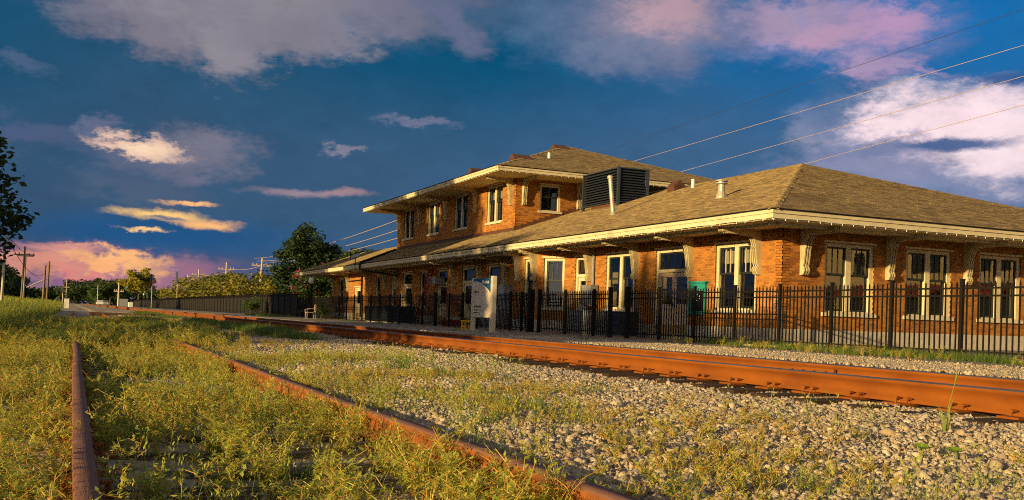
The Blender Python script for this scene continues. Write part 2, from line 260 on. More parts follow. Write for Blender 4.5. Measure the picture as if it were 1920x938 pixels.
# ------------------------------------------------------------------ mesh helpers
class Frame:
    def __init__(s, o, u, n): s.o = np.array(o, float); s.u = np.array(u, float); s.n = np.array(n, float)
    def P(s, u, n, z): return tuple(s.o + s.u*u + s.n*n + np.array((0, 0, z)))
WORLD = Frame((0, 0, 0), (1, 0, 0), (0, 1, 0))
BF = [(0, 3, 2, 1), (4, 5, 6, 7), (0, 1, 5, 4), (1, 2, 6, 5), (2, 3, 7, 6), (3, 0, 4, 7)]
class MB:
    def __init__(s): s.v = []; s.f = []; s.t = []
    def raw(s, vs, fs, tint=0.5):
        b = len(s.v); s.v += [tuple(x) for x in vs]; s.f += [tuple(i+b for i in f) for f in fs]; s.t += [tint]*len(vs); return s
    def box(s, a0, a1, b0, b1, c0, c1, F=WORLD, tint=0.5, skip=()):
        vs = [F.P(a, b, c) for c in (c0, c1) for a, b in ((a0, b0), (a1, b0), (a1, b1), (a0, b1))]
        return s.raw(vs, [f for i, f in enumerate(BF) if i not in skip], tint)
    def hexa(s, vs, tint=0.5): return s.raw(vs, BF, tint)
    def prism(s, pts, d, tint=0.5):
        n = len(pts); d = np.array(d, float); p = [np.array(x, float) for x in pts]
        return s.raw(p+[x+d for x in p], [tuple(range(n))[::-1], tuple(range(n, 2*n))]+[(i, (i+1) % n, n+(i+1) % n, n+i) for i in range(n)], tint)
    def tube(s, path, r, sides=8, tint=0.5, cap=True):
        P = [Vector(p) for p in path]; rs = r if isinstance(r, (list, tuple)) else [r]*len(P); b = len(s.v)
        prev = None
        for i, p in enumerate(P):
            t = (P[min(i+1, len(P)-1)]-P[max(i-1, 0)]).normalized()
            a = Vector((0, 0, 1)) if abs(t.z) < 0.95 else Vector((1, 0, 0))
            x = t.cross(a).normalized(); y = t.cross(x)
            for k in range(sides):
                an = 2*math.pi*k/sides; q = p + (x*math.cos(an)+y*math.sin(an))*rs[i]; s.v.append(tuple(q)); s.t.append(tint)
        for i in range(len(P)-1):
            for k in range(sides):
                k2 = (k+1) % sides; s.f.append((b+i*sides+k, b+i*sides+k2, b+(i+1)*sides+k2, b+(i+1)*sides+k))
        if cap:
            s.f.append(tuple(b+k for k in range(sides))[::-1]); e = b+(len(P)-1)*sides; s.f.append(tuple(e+k for k in range(sides)))
        return s
    def lathe(s, prof, o, sides=12, tint=0.5):
        return s.tube([(o[0], o[1], o[2]+z) for r, z in prof], [max(r, 0.001) for r, z in prof], sides, tint)
    def mesh(s, name, mat, smooth=False):
        me = bpy.data.meshes.new(name); me.from_pydata(s.v, [], s.f); me.update()
        at = me.attributes.new('tint', 'FLOAT', 'POINT'); at.data.foreach_set('value', np.array(s.t, np.float32))
        me.materials.append(MT[mat] if isinstance(mat, str) else mat)
        if smooth: me.polygons.foreach_set('use_smooth', [True]*len(me.polygons))
        return me
WL = {}
def link(o, parent=None, loc=(0, 0, 0)):
    COL.objects.link(o); loc = Vector(loc); WL[o.name] = loc
    if parent is not None: o.parent = parent; o.location = loc - WL[parent.name]
    else: o.location = loc
    return o
def tag(o, label=None, cat=None, group=None, kind=None):
    for k, v in (('label', label), ('category', cat), ('group', group), ('kind', kind)):
        if v: o[k] = v
    return o
def obj(name, mb, mat, parent=None, loc=(0, 0, 0), smooth=False, **k):
    me = mb.mesh(name, mat, smooth) if isinstance(mb, MB) else mb
    return tag(link(bpy.data.objects.new(name, me), parent, loc), **k)
def thing(name, loc, label, cat, group=None): return tag(link(bpy.data.objects.new(name, None), None, loc), label, cat, group)
def npmesh(name, V, F, tint, mats, matidx=None):
    """V (n,3) F (m,3 or 4) arrays"""
    me = bpy.data.meshes.new(name); k = F.shape[1]
    me.vertices.add(len(V)); me.vertices.foreach_set('co', V.astype(np.float32).ravel())
    me.loops.add(F.size); me.loops.foreach_set('vertex_index', F.astype(np.int32).ravel())
    me.polygons.add(len(F)); me.polygons.foreach_set('loop_start', np.arange(0, F.size, k, dtype=np.int32))
    if matidx is not None: me.polygons.foreach_set('material_index', matidx.astype(np.int32))
    for m in mats: me.materials.append(MT[m] if isinstance(m, str) else m)
    me.update(calc_edges=True); me.validate()
    at = me.attributes.new('tint', 'FLOAT', 'POINT'); at.data.foreach_set('value', tint.astype(np.float32))
    return me
def text(name, s, size, loc, ux, nrm, mat, parent, ext=0.002):
    cu = bpy.data.curves.new(name, 'FONT'); cu.body = s; cu.size = size; cu.extrude = ext; cu.materials.append(MT[mat])
    tmp = bpy.data.objects.new(name, cu); COL.objects.link(tmp); bpy.context.view_layer.update()
    me = bpy.data.meshes.new_from_object(tmp.evaluated_get(bpy.context.evaluated_depsgraph_get())); bpy.data.objects.remove(tmp)
    me.materials.clear(); me.materials.append(MT[mat]); o = bpy.data.objects.new(name, me); link(o, parent, loc)
    ux = Vector(ux).normalized(); nz = Vector(nrm).normalized(); uy = nz.cross(ux)
    o.rotation_euler = Matrix((ux, uy, nz)).transposed().to_euler(); return o

# GN scatter of stuff
def scatter(name, pts, rot, scl, idx, protos, label, cat, kind='stuff'):
    c = bpy.data.collections.new(name+'_kinds')
    for i, p in enumerate(protos):
        o = bpy.data.objects.new('%s_kind_%02d' % (name, i), p); c.objects.link(o)
    me = bpy.data.meshes.new(name); me.vertices.add(len(pts)); me.vertices.foreach_set('co', np.asarray(pts, np.float32).ravel())
    for an, ty, dt, key in (('rot', 'FLOAT_VECTOR', rot, 'vector'), ('scl', 'FLOAT', scl, 'value'), ('idx', 'INT', idx, 'value')):
        a = me.attributes.new(an, ty, 'POINT'); a.data.foreach_set(key, np.asarray(dt, np.int32 if ty == 'INT' else np.float32).ravel())
    ng = bpy.data.node_groups.new(name+'_spread', 'GeometryNodeTree')
    ng.interface.new_socket('Geometry', in_out='INPUT', socket_type='NodeSocketGeometry'); ng.interface.new_socket('Geometry', in_out='OUTPUT', socket_type='NodeSocketGeometry')
    N = ng.nodes.new; L = ng.links.new
    gi = N('NodeGroupInput'); go = N('NodeGroupOutput'); ip = N('GeometryNodeInstanceOnPoints'); ci = N('GeometryNodeCollectionInfo')
    ci.inputs['Collection'].default_value = c; ci.inputs['Separate Children'].default_value = True; ci.inputs['Reset Children'].default_value = True
    def na(n, t):
        x = N('GeometryNodeInputNamedAttribute'); x.data_type = t; x.inputs[0].default_value = n; return x.outputs[0]
    e2r = N('FunctionNodeEulerToRotation'); L(na('rot', 'FLOAT_VECTOR'), e2r.inputs[0])
    L(gi.outputs[0], ip.inputs['Points']); L(ci.outputs[0], ip.inputs['Instance']); ip.inputs['Pick Instance'].default_value = True
    L(na('idx', 'INT'), ip.inputs['Instance Index']); L(e2r.outputs[0], ip.inputs['Rotation']); L(na('scl', 'FLOAT'), ip.inputs['Scale']); L(ip.outputs[0], go.inputs[0])
    o = bpy.data.objects.new(name, me); link(o); md = o.modifiers.new('spread', 'NODES'); md.node_group = ng
    return tag(o, label, cat, kind=kind)

# value noise for density
_perm = RNG.random((64, 64))
def vnoise(x, y):
    xi = np.floor(x).astype(int); yi = np.floor(y).astype(int); fx = x-xi; fy = y-yi; fx = fx*fx*(3-2*fx); fy = fy*fy*(3-2*fy)
    g = lambda a, b: _perm[a % 64, b % 64]
    return (g(xi, yi)*(1-fx)+g(xi+1, yi)*fx)*(1-fy)+(g(xi, yi+1)*(1-fx)+g(xi+1, yi+1)*fx)*fy

# ------------------------------------------------------------------ ground
def bed_z(X, Y):
    Y = np.asarray(Y, float); X = np.asarray(X, float)
    z = np.interp(Y, [-2.2, -1.2, 1.52, 1.68, 2.8, 4.9, 8.6, 9.6, 10.6], [-0.26, -0.225, -0.225, -0.125, -0.135, -0.105, -0.105, -0.03, -0.02])
    return z + (vnoise(X*0.9+7, Y*1.3+3)-0.5)*0.05 + (vnoise(X*3.1, Y*3.3)-0.5)*0.02
def bank_z(X, Y):
    return np.interp(Y, [-60, -12, -5, -2.4, -1.7], [0.3, 0.12, 0.0, -0.23, -0.26]) + (vnoise(np.asarray(X)*0.35+2, np.asarray(Y)*0.5+9)-0.5)*0.12
def sheet(name, xs, ys, zf, mat):
    X, Y = np.meshgrid(xs, ys, indexing='ij'); Z = zf(X, Y); V = np.stack([X, Y, Z], -1).reshape(-1, 3)
    n, m = X.shape; i = np.arange(n*m).reshape(n, m)
    F = np.stack([i[:-1, :-1], i[1:, :-1], i[1:, 1:], i[:-1, 1:]], -1).reshape(-1, 4)
    me = npmesh(name, V, F, np.full(len(V), .5), [mat]); me.polygons.foreach_set('use_smooth', [True]*len(F))
    return tag(link(bpy.data.objects.new(name, me)), kind='structure')
obj('ground', MB().raw([(-2500, -1500, -0.42), (900, -1500, -0.42), (900, 1800, -0.42), (-2500, 1800, -0.42)], [(0, 1, 2, 3)]), 'soil', kind='structure')
xs = -np.concatenate([np.linspace(-14, 0, 40), np.linspace(0.15, 16, 140), np.geomspace(16.3, 900, 120)])
sheet('track_bed', xs, np.concatenate([np.linspace(-2.2, 11, 100)]), lambda X, Y: np.where(Y > 10.9, -0.2, np.where(Y < -2.15, -0.5, bed_z(X, Y))), 'gravel')
sheet('grass_bank', xs[::2], np.concatenate([np.linspace(-90, -10, 14), np.linspace(-9, -1.75, 26)]), lambda X, Y: np.where(Y > -1.8, -0.5, bank_z(X, Y)), 'soil')
pv = MB(); pv.box(-420, 40, 10.35, 120, -0.6, 0.0); obj('pavement', pv, 'asphalt', kind='structure')
sheet('gravel_path', -np.linspace(-20, 24, 160), np.linspace(9.7, 12.3, 12), lambda X, Y: np.where((Y < 9.75) | (Y > 12.25), -0.05, 0.008+(vnoise(X*2, Y*2))*0.012), 'finegravel')

# ------------------------------------------------------------------ railway tracks
def rail_profile(hh, hw, bw):   # (y,z) from rail top 0 downwards
    return [(-hw*.42, 0), (hw*.42, 0), (hw*.5, -.010), (hw*.5, -.036), (.012, -.046), (.010, -hh+.030), (bw/2, -hh+.012), (bw/2, -hh), (-bw/2, -hh), (-bw/2, -hh+.012), (-.010, -hh+.030), (-.012, -.046), (-hw*.5, -.036), (-hw*.5, -.010)]
def rail(name, Y, ztop, prof, xs, wob, mats, parent):
    n = len(prof); rows = []
    for i, x in enumerate(xs):
        dy = (vnoise(np.array(x*0.23), np.array(Y*3.))-0.5)*wob; dz = (vnoise(np.array(x*0.31+9), np.array(Y))-0.5)*wob*0.6
        rows.append([(x, Y+dy+p[0], ztop+dz+p[1]) for p in prof])
    V = np.array(rows).reshape(-1, 3); F = []; mi = []
    for i in range(len(xs)-1):
        for k in range(n):
            k2 = (k+1) % n; F.append((i*n+k, i*n+k2, (i+1)*n+k2, (i+1)*n+k)); mi.append(1 if k in (0, 1, 13) else 0)
    me = npmesh(name, V, np.array(F)[:, ::-1], RNG.random(len(V)), mats, np.array(mi))
    return link(bpy.data.objects.new(name, me), parent)
MZ, NZ = 0.113, -0.06
main = thing('railway_track', (-20, 6.75, -0.1), 'bright rust-orange main railway track running past the depot', 'track', 'railway tracks')
xl = -np.concatenate([np.arange(-14, 40, 1.0), np.geomspace(41, 900, 60)])
pm = rail_profile(0.172, 0.074, 0.15)
rail('rail', 5.995, MZ, pm, xl, 0.0, ['rust', 'railhead'], main); rail('rail', 7.505, MZ, pm, xl, 0.0, ['rust', 'railhead'], main)
tm = MB(); tm.box(-.115, .115, -1.32, 1.32, -.18, 0)
tiem = [tm.mesh('tie', 'maintie')]
pl = MB(); pl.box(-.09, .09, -.19, .19, 0, .016).box(-.09, .09, -.085, -.077, .016, .030); platem = pl.mesh('tie_plate', 'rust')
sp = MB(); sp.box(-.010, .010, -.010, .010, 0, .035).box(-.020, .020, -.012, .030, .030, .045); spikem = sp.mesh('spike', 'rust')
for i in range(150):
    x = -1.0-0.53*i + random.uniform(-.03, .03); zt = MZ-0.172-0.016
    t = obj('tie', tiem[0], None, main, (x, 6.75+random.uniform(-.06, .06), zt-.004)); t.rotation_euler.z = random.uniform(-.02, .02)
    if i < 70:
        for y in (5.995, 7.505):
            q = obj('tie_plate', platem, None, main, (x, y, zt))
            if i < 50 and y < 7:
                for dx in (-.055, .055): s_ = obj('spike', spikem, None, main, (x+dx, y-.085, zt+.014)); s_.rotation_euler.z = random.uniform(-.2, .2)
jb = MB(); jb.box(-8.95, -8.2, 7.435, 7.468, MZ-.135, MZ-.052); j = obj('joint_bar', jb, 'rust', main)
for k in range(4): obj('bolt', MB().tube([(-8.85+k*.18, 7.415, MZ-.092), (-8.85+k*.18, 7.436, MZ-.092)], .013, 6), 'ink', j)
old = thing('railway_track', (-8, .83, -0.2), 'abandoned rusty siding track overgrown with weeds', 'track', 'railway tracks')
xo = -np.concatenate([np.arange(-2, 20, .25), np.arange(20, 75, 2.)])
po = rail_profile(0.148, 0.078, 0.135)
rail('rail', 0.075, NZ, po, xo, 0.05, ['oldrust', 'oldtop'], old); rail('rail', 1.585, NZ, po, xo, 0.06, ['oldrust', 'oldtop'], old)
def old_tie(seed):
    r = random.Random(seed); mb = MB(); n = 9; prof = []
    for i in range(n+1):
        y = -1.28+2.56*i/n; prof.append((y, [r.uniform(-.012, .012) for _ in range(6)]))
    # planks split by weather cracks: several uneven strips
    w = [-.115, -.06+r.uniform(-.015, .015), .0+r.uniform(-.02, .02), .062+r.uniform(-.015, .015), .115]
    for s_ in range(4):
        a, b = w[s_]+.003, w[s_+1]-.003; top = r.uniform(-.014, .004)
        for i in range(n):
            y0, y1 = prof[i][0], prof[i+1][0]; z0 = top+prof[i][1][s_]*.6; z1 = top+prof[i+1][1][s_]*.6
            mb.hexa([(a, y0, -.15), (b, y0, -.15), (b, y1, -.15), (a, y1, -.15), (a+.004, y0, z0), (b-.004, y0, z0), (b-.004, y1, z1), (a+.004, y1, z1)], r.random())
    return mb.mesh('tie', 'tie')
ot = [old_tie(i) for i in range(5)]
opl = MB(); opl.box(-.085, .085, -.14, .14, 0, .014); oplm = opl.mesh('tie_plate', 'oldrust')
osp = MB(); osp.box(-.009, .009, -.009, .009, 0, .045).box(-.016, .016, -.014, .026, .04, .056); ospm = osp.mesh('spike', 'oldrust')
for i in range(56):
    x = -.6-.56*i+random.uniform(-.05, .05); zt = NZ-.148-.014
    t = obj('tie', ot[i % 5], None, old, (x, .83+random.uniform(-.05, .05), zt+.001)); t.rotation_euler.z = random.uniform(-.03, .03)
    if i < 26:
        for y in (.075, 1.585):
            obj('tie_plate', oplm, None, old, (x, y, zt))
            for dx, sd in ((-.05, -1), (.045, 1), (.05, -1)):
                s_ = obj('spike', ospm, None, old, (x+dx, y+sd*.072, zt+.012)); s_.rotation_euler.z = (math.pi if sd > 0 else 0) + random.uniform(-.3, .3); s_.rotation_euler.x = random.uniform(-.15, .15)
an = MB(); an.tube([(0, -.05, 0), (0, -.06, .03), (0, -.035, .05), (0, .0, .035)], [.016, .016, .014, .01], 6)
anm = an.mesh('rail_anchor', 'oldrust', True)
for x in (-4.75, -4.55, -6.3, -7.9): obj('rail_anchor', anm, None, old, (x, 1.52, NZ-.148))

# ------------------------------------------------------------------ train depot
XC, YW = -21.39, 17.5
dep = thing('train_depot', (-45, 20, 0), 'two-storey orange brick train depot with wide bracketed eaves and shingle hip roofs', 'building')
FA = Frame((0, YW, 0), (1, 0, 0), (0, -1, 0)); FB = Frame((XC, 0, 0), (0, 1, 0), (1, 0, 0))
BAYF = 16.65
FBF = Frame((0, BAYF, 0), (1, 0, 0), (0, -1, 0))
_a0, _a1 = np.array((-34.97, BAYF, 0)), np.array((-33.80, YW, 0)); _ul = np.linalg.norm(_a1-_a0); _uu = (_a1-_a0)/_ul
FBR = Frame(_a0, _uu, (_uu[1], -_uu[0], 0))
_b0, _b1 = np.array((-38.04, YW, 0)), np.array((-36.87, BAYF, 0)); _ull = np.linalg.norm(_b1-_b0); _ub = (_b1-_b0)/_ull
FBL = Frame(_b0, _ub, (_ub[1], -_ub[0], 0))
YU, XU, XUL = 19.43, -43.55, -62.5
FUA = Frame((0, YU, 0), (1, 0, 0), (0, -1, 0)); FUB = Frame((XU, 0, 0), (0, 1, 0), (1, 0, 0)); FUL = Frame((XUL, 0, 0), (0, -1, 0), (-1, 0, 0))
CAMP = np.array((0, 0, CAMZ)); BRICKS = []; SHING = []
def wall(F, u0, u1, z0, z1, ops, bz0=None, thick=.28):
    us = sorted({u0, u1, *[o[0] for o in ops], *[o[1] for o in ops]}); zs = sorted({z0, z1, *[o[2] for o in ops], *[o[3] for o in ops]})
    for i in range(len(us)-1):
        for k in range(len(zs)-1):
            cu, cz = (us[i]+us[i+1])/2, (zs[k]+zs[k+1])/2
            if any(o[0] < cu < o[1] and o[2] < cz < o[3] for o in ops): continue
            backing.box(us[i], us[i+1], -thick, 0, zs[k], zs[k+1], F)
    ch, bl, jt = .0755, .215, .011; z = z0 if bz0 is None else bz0; row = 0
    while z < z1-.03:
        za, zb = z+jt/2, min(z+ch-jt/2, z1); cz = (za+zb)/2; segs = [(u0, u1)]
        for o in ops:
            if o[2]-.01 < cz < o[3]+.01:
                ns = []
                for a, b in segs:
                    if o[1] <= a or o[0] >= b: ns.append((a, b)); continue
                    if o[0] > a: ns.append((a, o[0]))
                    if o[1] < b: ns.append((o[1], b))
                segs = ns
        for a, b in segs:
            u = math.floor(a/bl)*bl - (bl/2 if row % 2 else 0)
            while u < b:
                p, q = max(u+jt/2, a), min(u+bl-jt/2, b)
                if q-p > .03: BRICKS.append((F, p, q, za, zb))
                u += bl
        z += ch; row += 1
backing = MB()
HEAD, SILL = 2.88, .93
# (kind, u0, u1)
opsA = [('dwin', -24.42, -22.5), ('ddoor', -27.73, -25.8), ('dwin', -31.04, -29.05), ('door', -33.42, -32.5),
        ('win', -42.1, -40.7), ('door', -45.4, -43.8), ('door', -49.0, -47.5), ('win', -51.75, -50.75), ('door', -54.9, -53.3), ('win', -57.1, -56.2), ('win', -60.5, -59.5), ('sdoor', -65.6, -64.0), ('win', -69.9, -68.7)]
def zr(k): return (.0 if 'door' in k else SILL, 2.2 if k == 'sdoor' else HEAD)
oA = [(u0, u1, max(zr(k)[0], .0), zr(k)[1]) for k, u0, u1 in opsA]
bayhole = (-38.0, -33.84, -.1, 3.3)
wall(FA, -72.1, XC, .44, 3.19, [(a, b, max(c, .44), d) for a, b, c, d in oA]+[bayhole])
opsB = [('dwin', 18.97, 20.75), ('dwin', 21.97, 23.75), ('dwin', 24.92, 26.68), ('dwin', 27.88, 29.65), ('dwin', 30.83, 32.6)]
oB = [(u0, u1, SILL, HEAD) for k, u0, u1 in opsB]
wall(FB, YW, 32.5+1.6, .44, 3.19, oB)
oBF = [(-36.2, -35.35, SILL, HEAD)]; wall(FBF, -36.87, -34.97, .44, 3.19, oBF)
oBR = [(.27, 1.18, SILL, HEAD)]; wall(FBR, 0, _ul, .44, 3.19, oBR)
wall(FBL, 0, _ull, .44, 3.19, [])
opsU = [(-61.1, -59.1), (-56.45, -54.4), (-51.9, -49.85), (-47.15, -45.15)]
UH, US = 7.20, 5.32
wall(FUA, XUL, XU, 4.4, 7.3, [(a, b, US, UH) for a, b in opsU], bz0=4.62)
oUB = [(20.72, 21.85, 5.78, 7.08)]
wall(FUB, YU, 31.6, 4.4, 7.3, oUB, bz0=4.62); wall(FUL, -31.6, -YU, 4.4, 7.3, [], bz0=4.62)
obj('wall', backing, 'mortar', dep)
# end walls that close the block (not seen from the tracks)
ew = MB(); ew.box(-72.1, XC, 33.9, 34.09, 0, 3.19).box(-72.09, -71.9, YW, 34.0, 0, 3.19).box(XUL, XU, 31.61, 31.8, 4.4, 7.3); obj('rear_wall', ew, 'brick', dep)
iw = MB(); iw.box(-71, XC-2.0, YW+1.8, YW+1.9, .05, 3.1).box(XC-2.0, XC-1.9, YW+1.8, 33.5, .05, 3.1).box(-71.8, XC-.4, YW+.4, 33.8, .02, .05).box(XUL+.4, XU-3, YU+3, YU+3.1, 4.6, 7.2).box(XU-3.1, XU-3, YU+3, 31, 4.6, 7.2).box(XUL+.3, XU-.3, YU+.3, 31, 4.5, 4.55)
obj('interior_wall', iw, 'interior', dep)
# bricks: the ones that show largest are parts of their own
def pick(lst, cen, area, k=300):
    sc = np.array([area(b) for b in lst]); order = np.argsort(-sc); return set(order[:k].tolist())
def brick_area(b):
    F, p, q, za, zb = b
    if q-p < .2 or zb-za < .06: return 0
    c = np.array(F.P((p+q)/2, 0, (za+zb)/2)); v = CAMP-c; d = np.linalg.norm(v); return (q-p)*(zb-za)*max(0, v@F.n/d)/d**2*(1 if c[2] > 1.52 else .3)
big = pick(BRICKS, None, brick_area)
bm = MB(); cache = {}
for i, b in enumerate(BRICKS):
    F, p, q, za, zb = b; t = random.random()**1.3; pr = .006+random.uniform(-.0015, .003)
    if i in big:
        key = (id(F), random.randrange(5))
        if key not in cache:
            m = MB(); FF = Frame((0, 0, 0), F.u, F.n); m.box(-.102, .102, -.02, .0075, -.0322, .0322, FF, random.random()**1.3); cache[key] = m.mesh('brick', 'brick')
        c = F.P((p+q)/2, random.uniform(-.001, .001), (za+zb)/2); obj('brick', cache[key], None, dep, c)
    else: bm.box(p, q, -.02, pr, za, zb, F, t, skip=(2,))
obj('brickwork', bm, 'brick', dep, kind='stuff')
# foundation
def fbase(F, u0, u1, holes=()):
    segs = [(u0, u1)]
    for a, b in holes:
        segs = [s for p, q in segs for s in ((p, min(a, q)), (max(b, p), q)) if s[1]-s[0] > .01]
    for a, b in segs:
        u = a
        while u < b-.01:
            e = min(u+random.uniform(1.5, 1.9), b); e = b if b-e < .4 else e
            obj('foundation_block', MB().box(u+.004, e-.004, -.25, .035, -.1, .44, F), 'concrete', dep); u = e
fbase(FA, -72.1, XC+.03, [(a, b) for k, a, b in opsA if 'door' in k]+[(-38.0, -33.84)]); fbase(FB, YW, 34.1); fbase(FBF, -36.9, -34.95); fbase(FBR, 0, _ul-.02); fbase(FBL, .02, _ull)
for k, a, b in opsA:
    if 'door' in k: obj('doorstep', MB().box(a-.05, b+.05, -.25, .25, -.05, .06, FA), 'concrete', dep)

# windows and doors
def pane(F, u0, u1, z0, z1, n, parent):
    obj('glass_pane', MB().raw([F.P(u0, n, z0), F.P(u1, n, z0), F.P(u1, n, z1), F.P(u0, n, z1)], [(0, 1, 2, 3)]), 'glass', parent)
def sash(F, u0, u1, z0, z1, n, parent, lites, w=.05, mat='sash'):
    m = MB(); m.box(u0, u0+w, n-.02, n+.025, z0, z1, F).box(u1-w, u1, n-.02, n+.025, z0, z1, F).box(u0+w, u1-w, n-.02, n+.025, z1-w, z1, F).box(u0+w, u1-w, n-.02, n+.025, z0, z0+w*1.2, F)
    s_ = obj('sash', m, mat, parent)
    if lites > 1:
        mm = MB()
        for k in range(1, lites):
            c = u0+w+(u1-u0-2*w)*k/lites; mm.box(c-.010, c+.010, n-.012, n+.018, z0+w*1.2, z1-w, F)
        obj('muntin', mm, 'cream' if lites == 3 and F is FA else mat, parent)
    pane(F, u0+w*.6, u1-w*.6, z0+w*.6, z1-w*.6, n, parent)
def window(F, u0, u1, z0, z1, parts=2, lites=3, blind=None, name='window'):
    m = MB(); c = .11; rec = -.10
    m.box(u0, u0+c, -.2, rec+.05, z0, z1, F).box(u1-c, u1, -.2, rec+.05, z0, z1, F).box(u0+c, u1-c, -.2, rec+.05, z1-c, z1, F).box(u0+c, u1-c, -.2, rec+.04, z0, z0+.05, F)
    m.box(u0-.06, u1+.06, -.1, .035, z1, z1+.055, F)
    bays = [(u0+c, u1-c)]
    if parts == 2:
        mid = (u0+u1)/2; m.box(mid-.09, mid+.09, -.2, rec+.055, z0+.05, z1-c, F); bays = [(u0+c, mid-.09), (mid+.09, u1-c)]
    w = obj(name, m, 'cream', dep)
    zm = z0+.05+(z1-c-z0-.05)*.57
    for a, b in bays:
        sash(F, a, b, zm-.03, z1-c, rec-.01, w, lites); sash(F, a, b, z0+.05, zm+.03, rec-.065, w, 1)
        if blind:
            h = zm+blind*(z1-zm); obj('blind', MB().box(a, b, rec-.17, rec-.15, h, z1-c, F), 'shade', w)
    obj('sill', MB().box(u0-.09, u1+.09, -.15, .07, z0-.10, z0, F), 'stone', w)
    return w
def door(F, u0, u1, kind):
    top = zr(kind)[1]; c = .11; rec = -.10
    m = MB(); m.box(u0, u0+c, -.22, rec+.05, .06, top, F).box(u1-c, u1, -.22, rec+.05, .06, top, F).box(u0+c, u1-c, -.22, rec+.05, top-c, top, F).box(u0-.06, u1+.06, -.1, .035, top, top+.055, F)
    lt = 2.12
    if kind != 'sdoor': m.box(u0+c, u1-c, -.22, rec+.055, lt, lt+.1, F)
    else: lt = top-c
    mat = 'door' if kind == 'ddoor' else 'cream'
    w = obj('doorway', m, 'cream', dep)
    if kind != 'sdoor': sash(F, u0+c, u1-c, lt+.1, top-c, rec-.03, w, 4 if kind == 'ddoor' else 1, .045)
    n = 2 if kind == 'ddoor' else 1; a0 = u0+c; wd = (u1-u0-2*c)/n
    for k in range(n):
        a, b = a0+k*wd+.006, a0+(k+1)*wd-.006; d = MB(); s = .12; n0, n1 = rec-.06, rec-.01
        d.box(a, a+s, n0, n1, .07, lt-.004, F).box(b-s, b, n0, n1, .07, lt-.004, F).box(a+s, b-s, n0, n1, lt-.15, lt-.004, F).box(a+s, b-s, n0, n1, .95, 1.1, F).box(a+s, b-s, n0, n1, .07, .3, F).box(a+s, b-s, n0+.005, n1-.03, .3, .95, F)
        do = obj('door', d, mat, dep); pane(F, a+s*.9, b-s*.9, 1.1, lt-.15, n0+.02, do)
        hx = b-s*.5 if (k == 0 and n == 2) or n == 1 else a+s*.5
        obj('handle', MB().box(hx-.02, hx+.02, n1, n1+.012, .98, 1.18, F).tube([F.P(hx, n1+.01, 1.08), F.P(hx, n1+.06, 1.08)], .02, 6), 'black', do)
for i, (k, a, b) in enumerate(opsA):
    if k == 'dwin': window(FA, a, b, SILL, HEAD, 2, 3 if i == 0 else 1, .35 if i == 0 else None)
    elif k == 'win': window(FA, a, b, SILL, HEAD, 1, 1)
    else: door(FA, a, b, k)
for i, (k, a, b) in enumerate(opsB): window(FB, a, b, SILL, HEAD, 2, 3)
window(FBF, *oBF[0], 1, 2); window(FBR, *oBR[0], 1, 3)
for a, b in opsU: window(FUA, a, b, US, UH, 2, 2, .2)
window(FUB, *oUB[0], 1, 3)

# brackets
def bracket(F, u, ztop, arm=1.35, leg=1.25, parent=dep):
    slim = lambda L_: [((p*.74 if p < .62 and z < -.17 else p), z) for p, z in L_]
    pr = [(0, 0), (arm, 0), (arm, -.11), (arm-.16, -.13), (arm-.16, -.155), (.62, -.16), (.50, -.19), (.40, -.26), (.335, -.36), (.30, -.44), (.345, -.48), (.285, -.54), (.265, -.70), (.235, -.90), (.19, -1.0), (.25, -1.07), (.265, -1.14), (.185, -leg+.01), (.10, -leg), (0, -leg)]
    m = MB(); pr = slim(pr)
    for du, ins in ((-.10, 0), (-.02, 0), (.06, 0)):
        m.prism([F.P(u+du, p, ztop+z) for p, z in pr], F.u*.04)
    core = [(0, 0), (arm-.03, -.01), (arm-.18, -.10), (.60, -.125), (.47, -.16), (.365, -.24), (.295, -.36), (.255, -.48), (.235, -.60), (.20, -.9), (.17, -1.02), (.19, -1.12), (.15, -leg+.03), (0, -leg+.01)]
    b = obj('bracket', m, 'bracket', parent)
    obj('groove', MB().prism([F.P(u-.08, p, ztop+z) for p, z in slim(core)], F.u*.16), 'sash', b)
    return b
for u in (-22.35, -25.65, -28.9, -32.2, -39.95, -42.95, -46.4, -56.0, -58.3, -62.3, -67.2, -71.3): bracket(FA, u, 3.17)
for u in (-35.15, -36.7): bracket(FBF, u, 3.17, .72, 1.2)
for u in (18.2, 21.28, 24.35, 27.3, 30.25, 33.2): bracket(FB, u, 3.17)
for u in (-44.0, -48.6, -53.15, -57.8, -62.1): bracket(FUA, u, 7.28, 1.35, 1.3)
for u in (19.85, 22.85, 28): bracket(FUB, u, 7.28, 1.35, 1.3)
# outrigger beams under the soffit
# roofs
RE, RX, RXL, RYF, RYB = 3.42, -19.7, -77.0, 15.8, 34.2
AP = (-29.59, 25.0, 6.667)
sF = (AP[2]-RE)/(AP[1]-RYF); sE = (AP[2]-RE)/(RX-AP[0])
zf = lambda y: RE+sF*(y-RYF)
deck = MB()
APL = (XUL, 25.0, 6.667)
deck.raw([(RX, RYF, RE), (RX, RYB, RE), AP], [(0, 1, 2)])
deck.raw([(XU, RYF, RE), (RX, RYF, RE), AP, (XU, 25, 6.667)], [(0, 1, 2, 3)])
deck.raw([(XUL, RYF, RE), (XU, RYF, RE), (XU, YU, zf(YU)), (XUL, YU, zf(YU))], [(0, 1, 2, 3)])
deck.raw([(RXL, RYF, RE), (XUL, RYF, RE), (XUL, 21, zf(21)), (RXL, 21, zf(21))], [(0, 1, 2, 3)])
deck.raw([(RXL, 21, zf(21)), (XUL, 21, zf(21)), (XUL, 26.2, RE), (RXL, 26.2, RE)], [(0, 1, 2, 3)])
deck.raw([AP, (RX, RYB, RE), (XUL, RYB, RE), (XUL, 25, 6.667)], [(0, 1, 2, 3)])
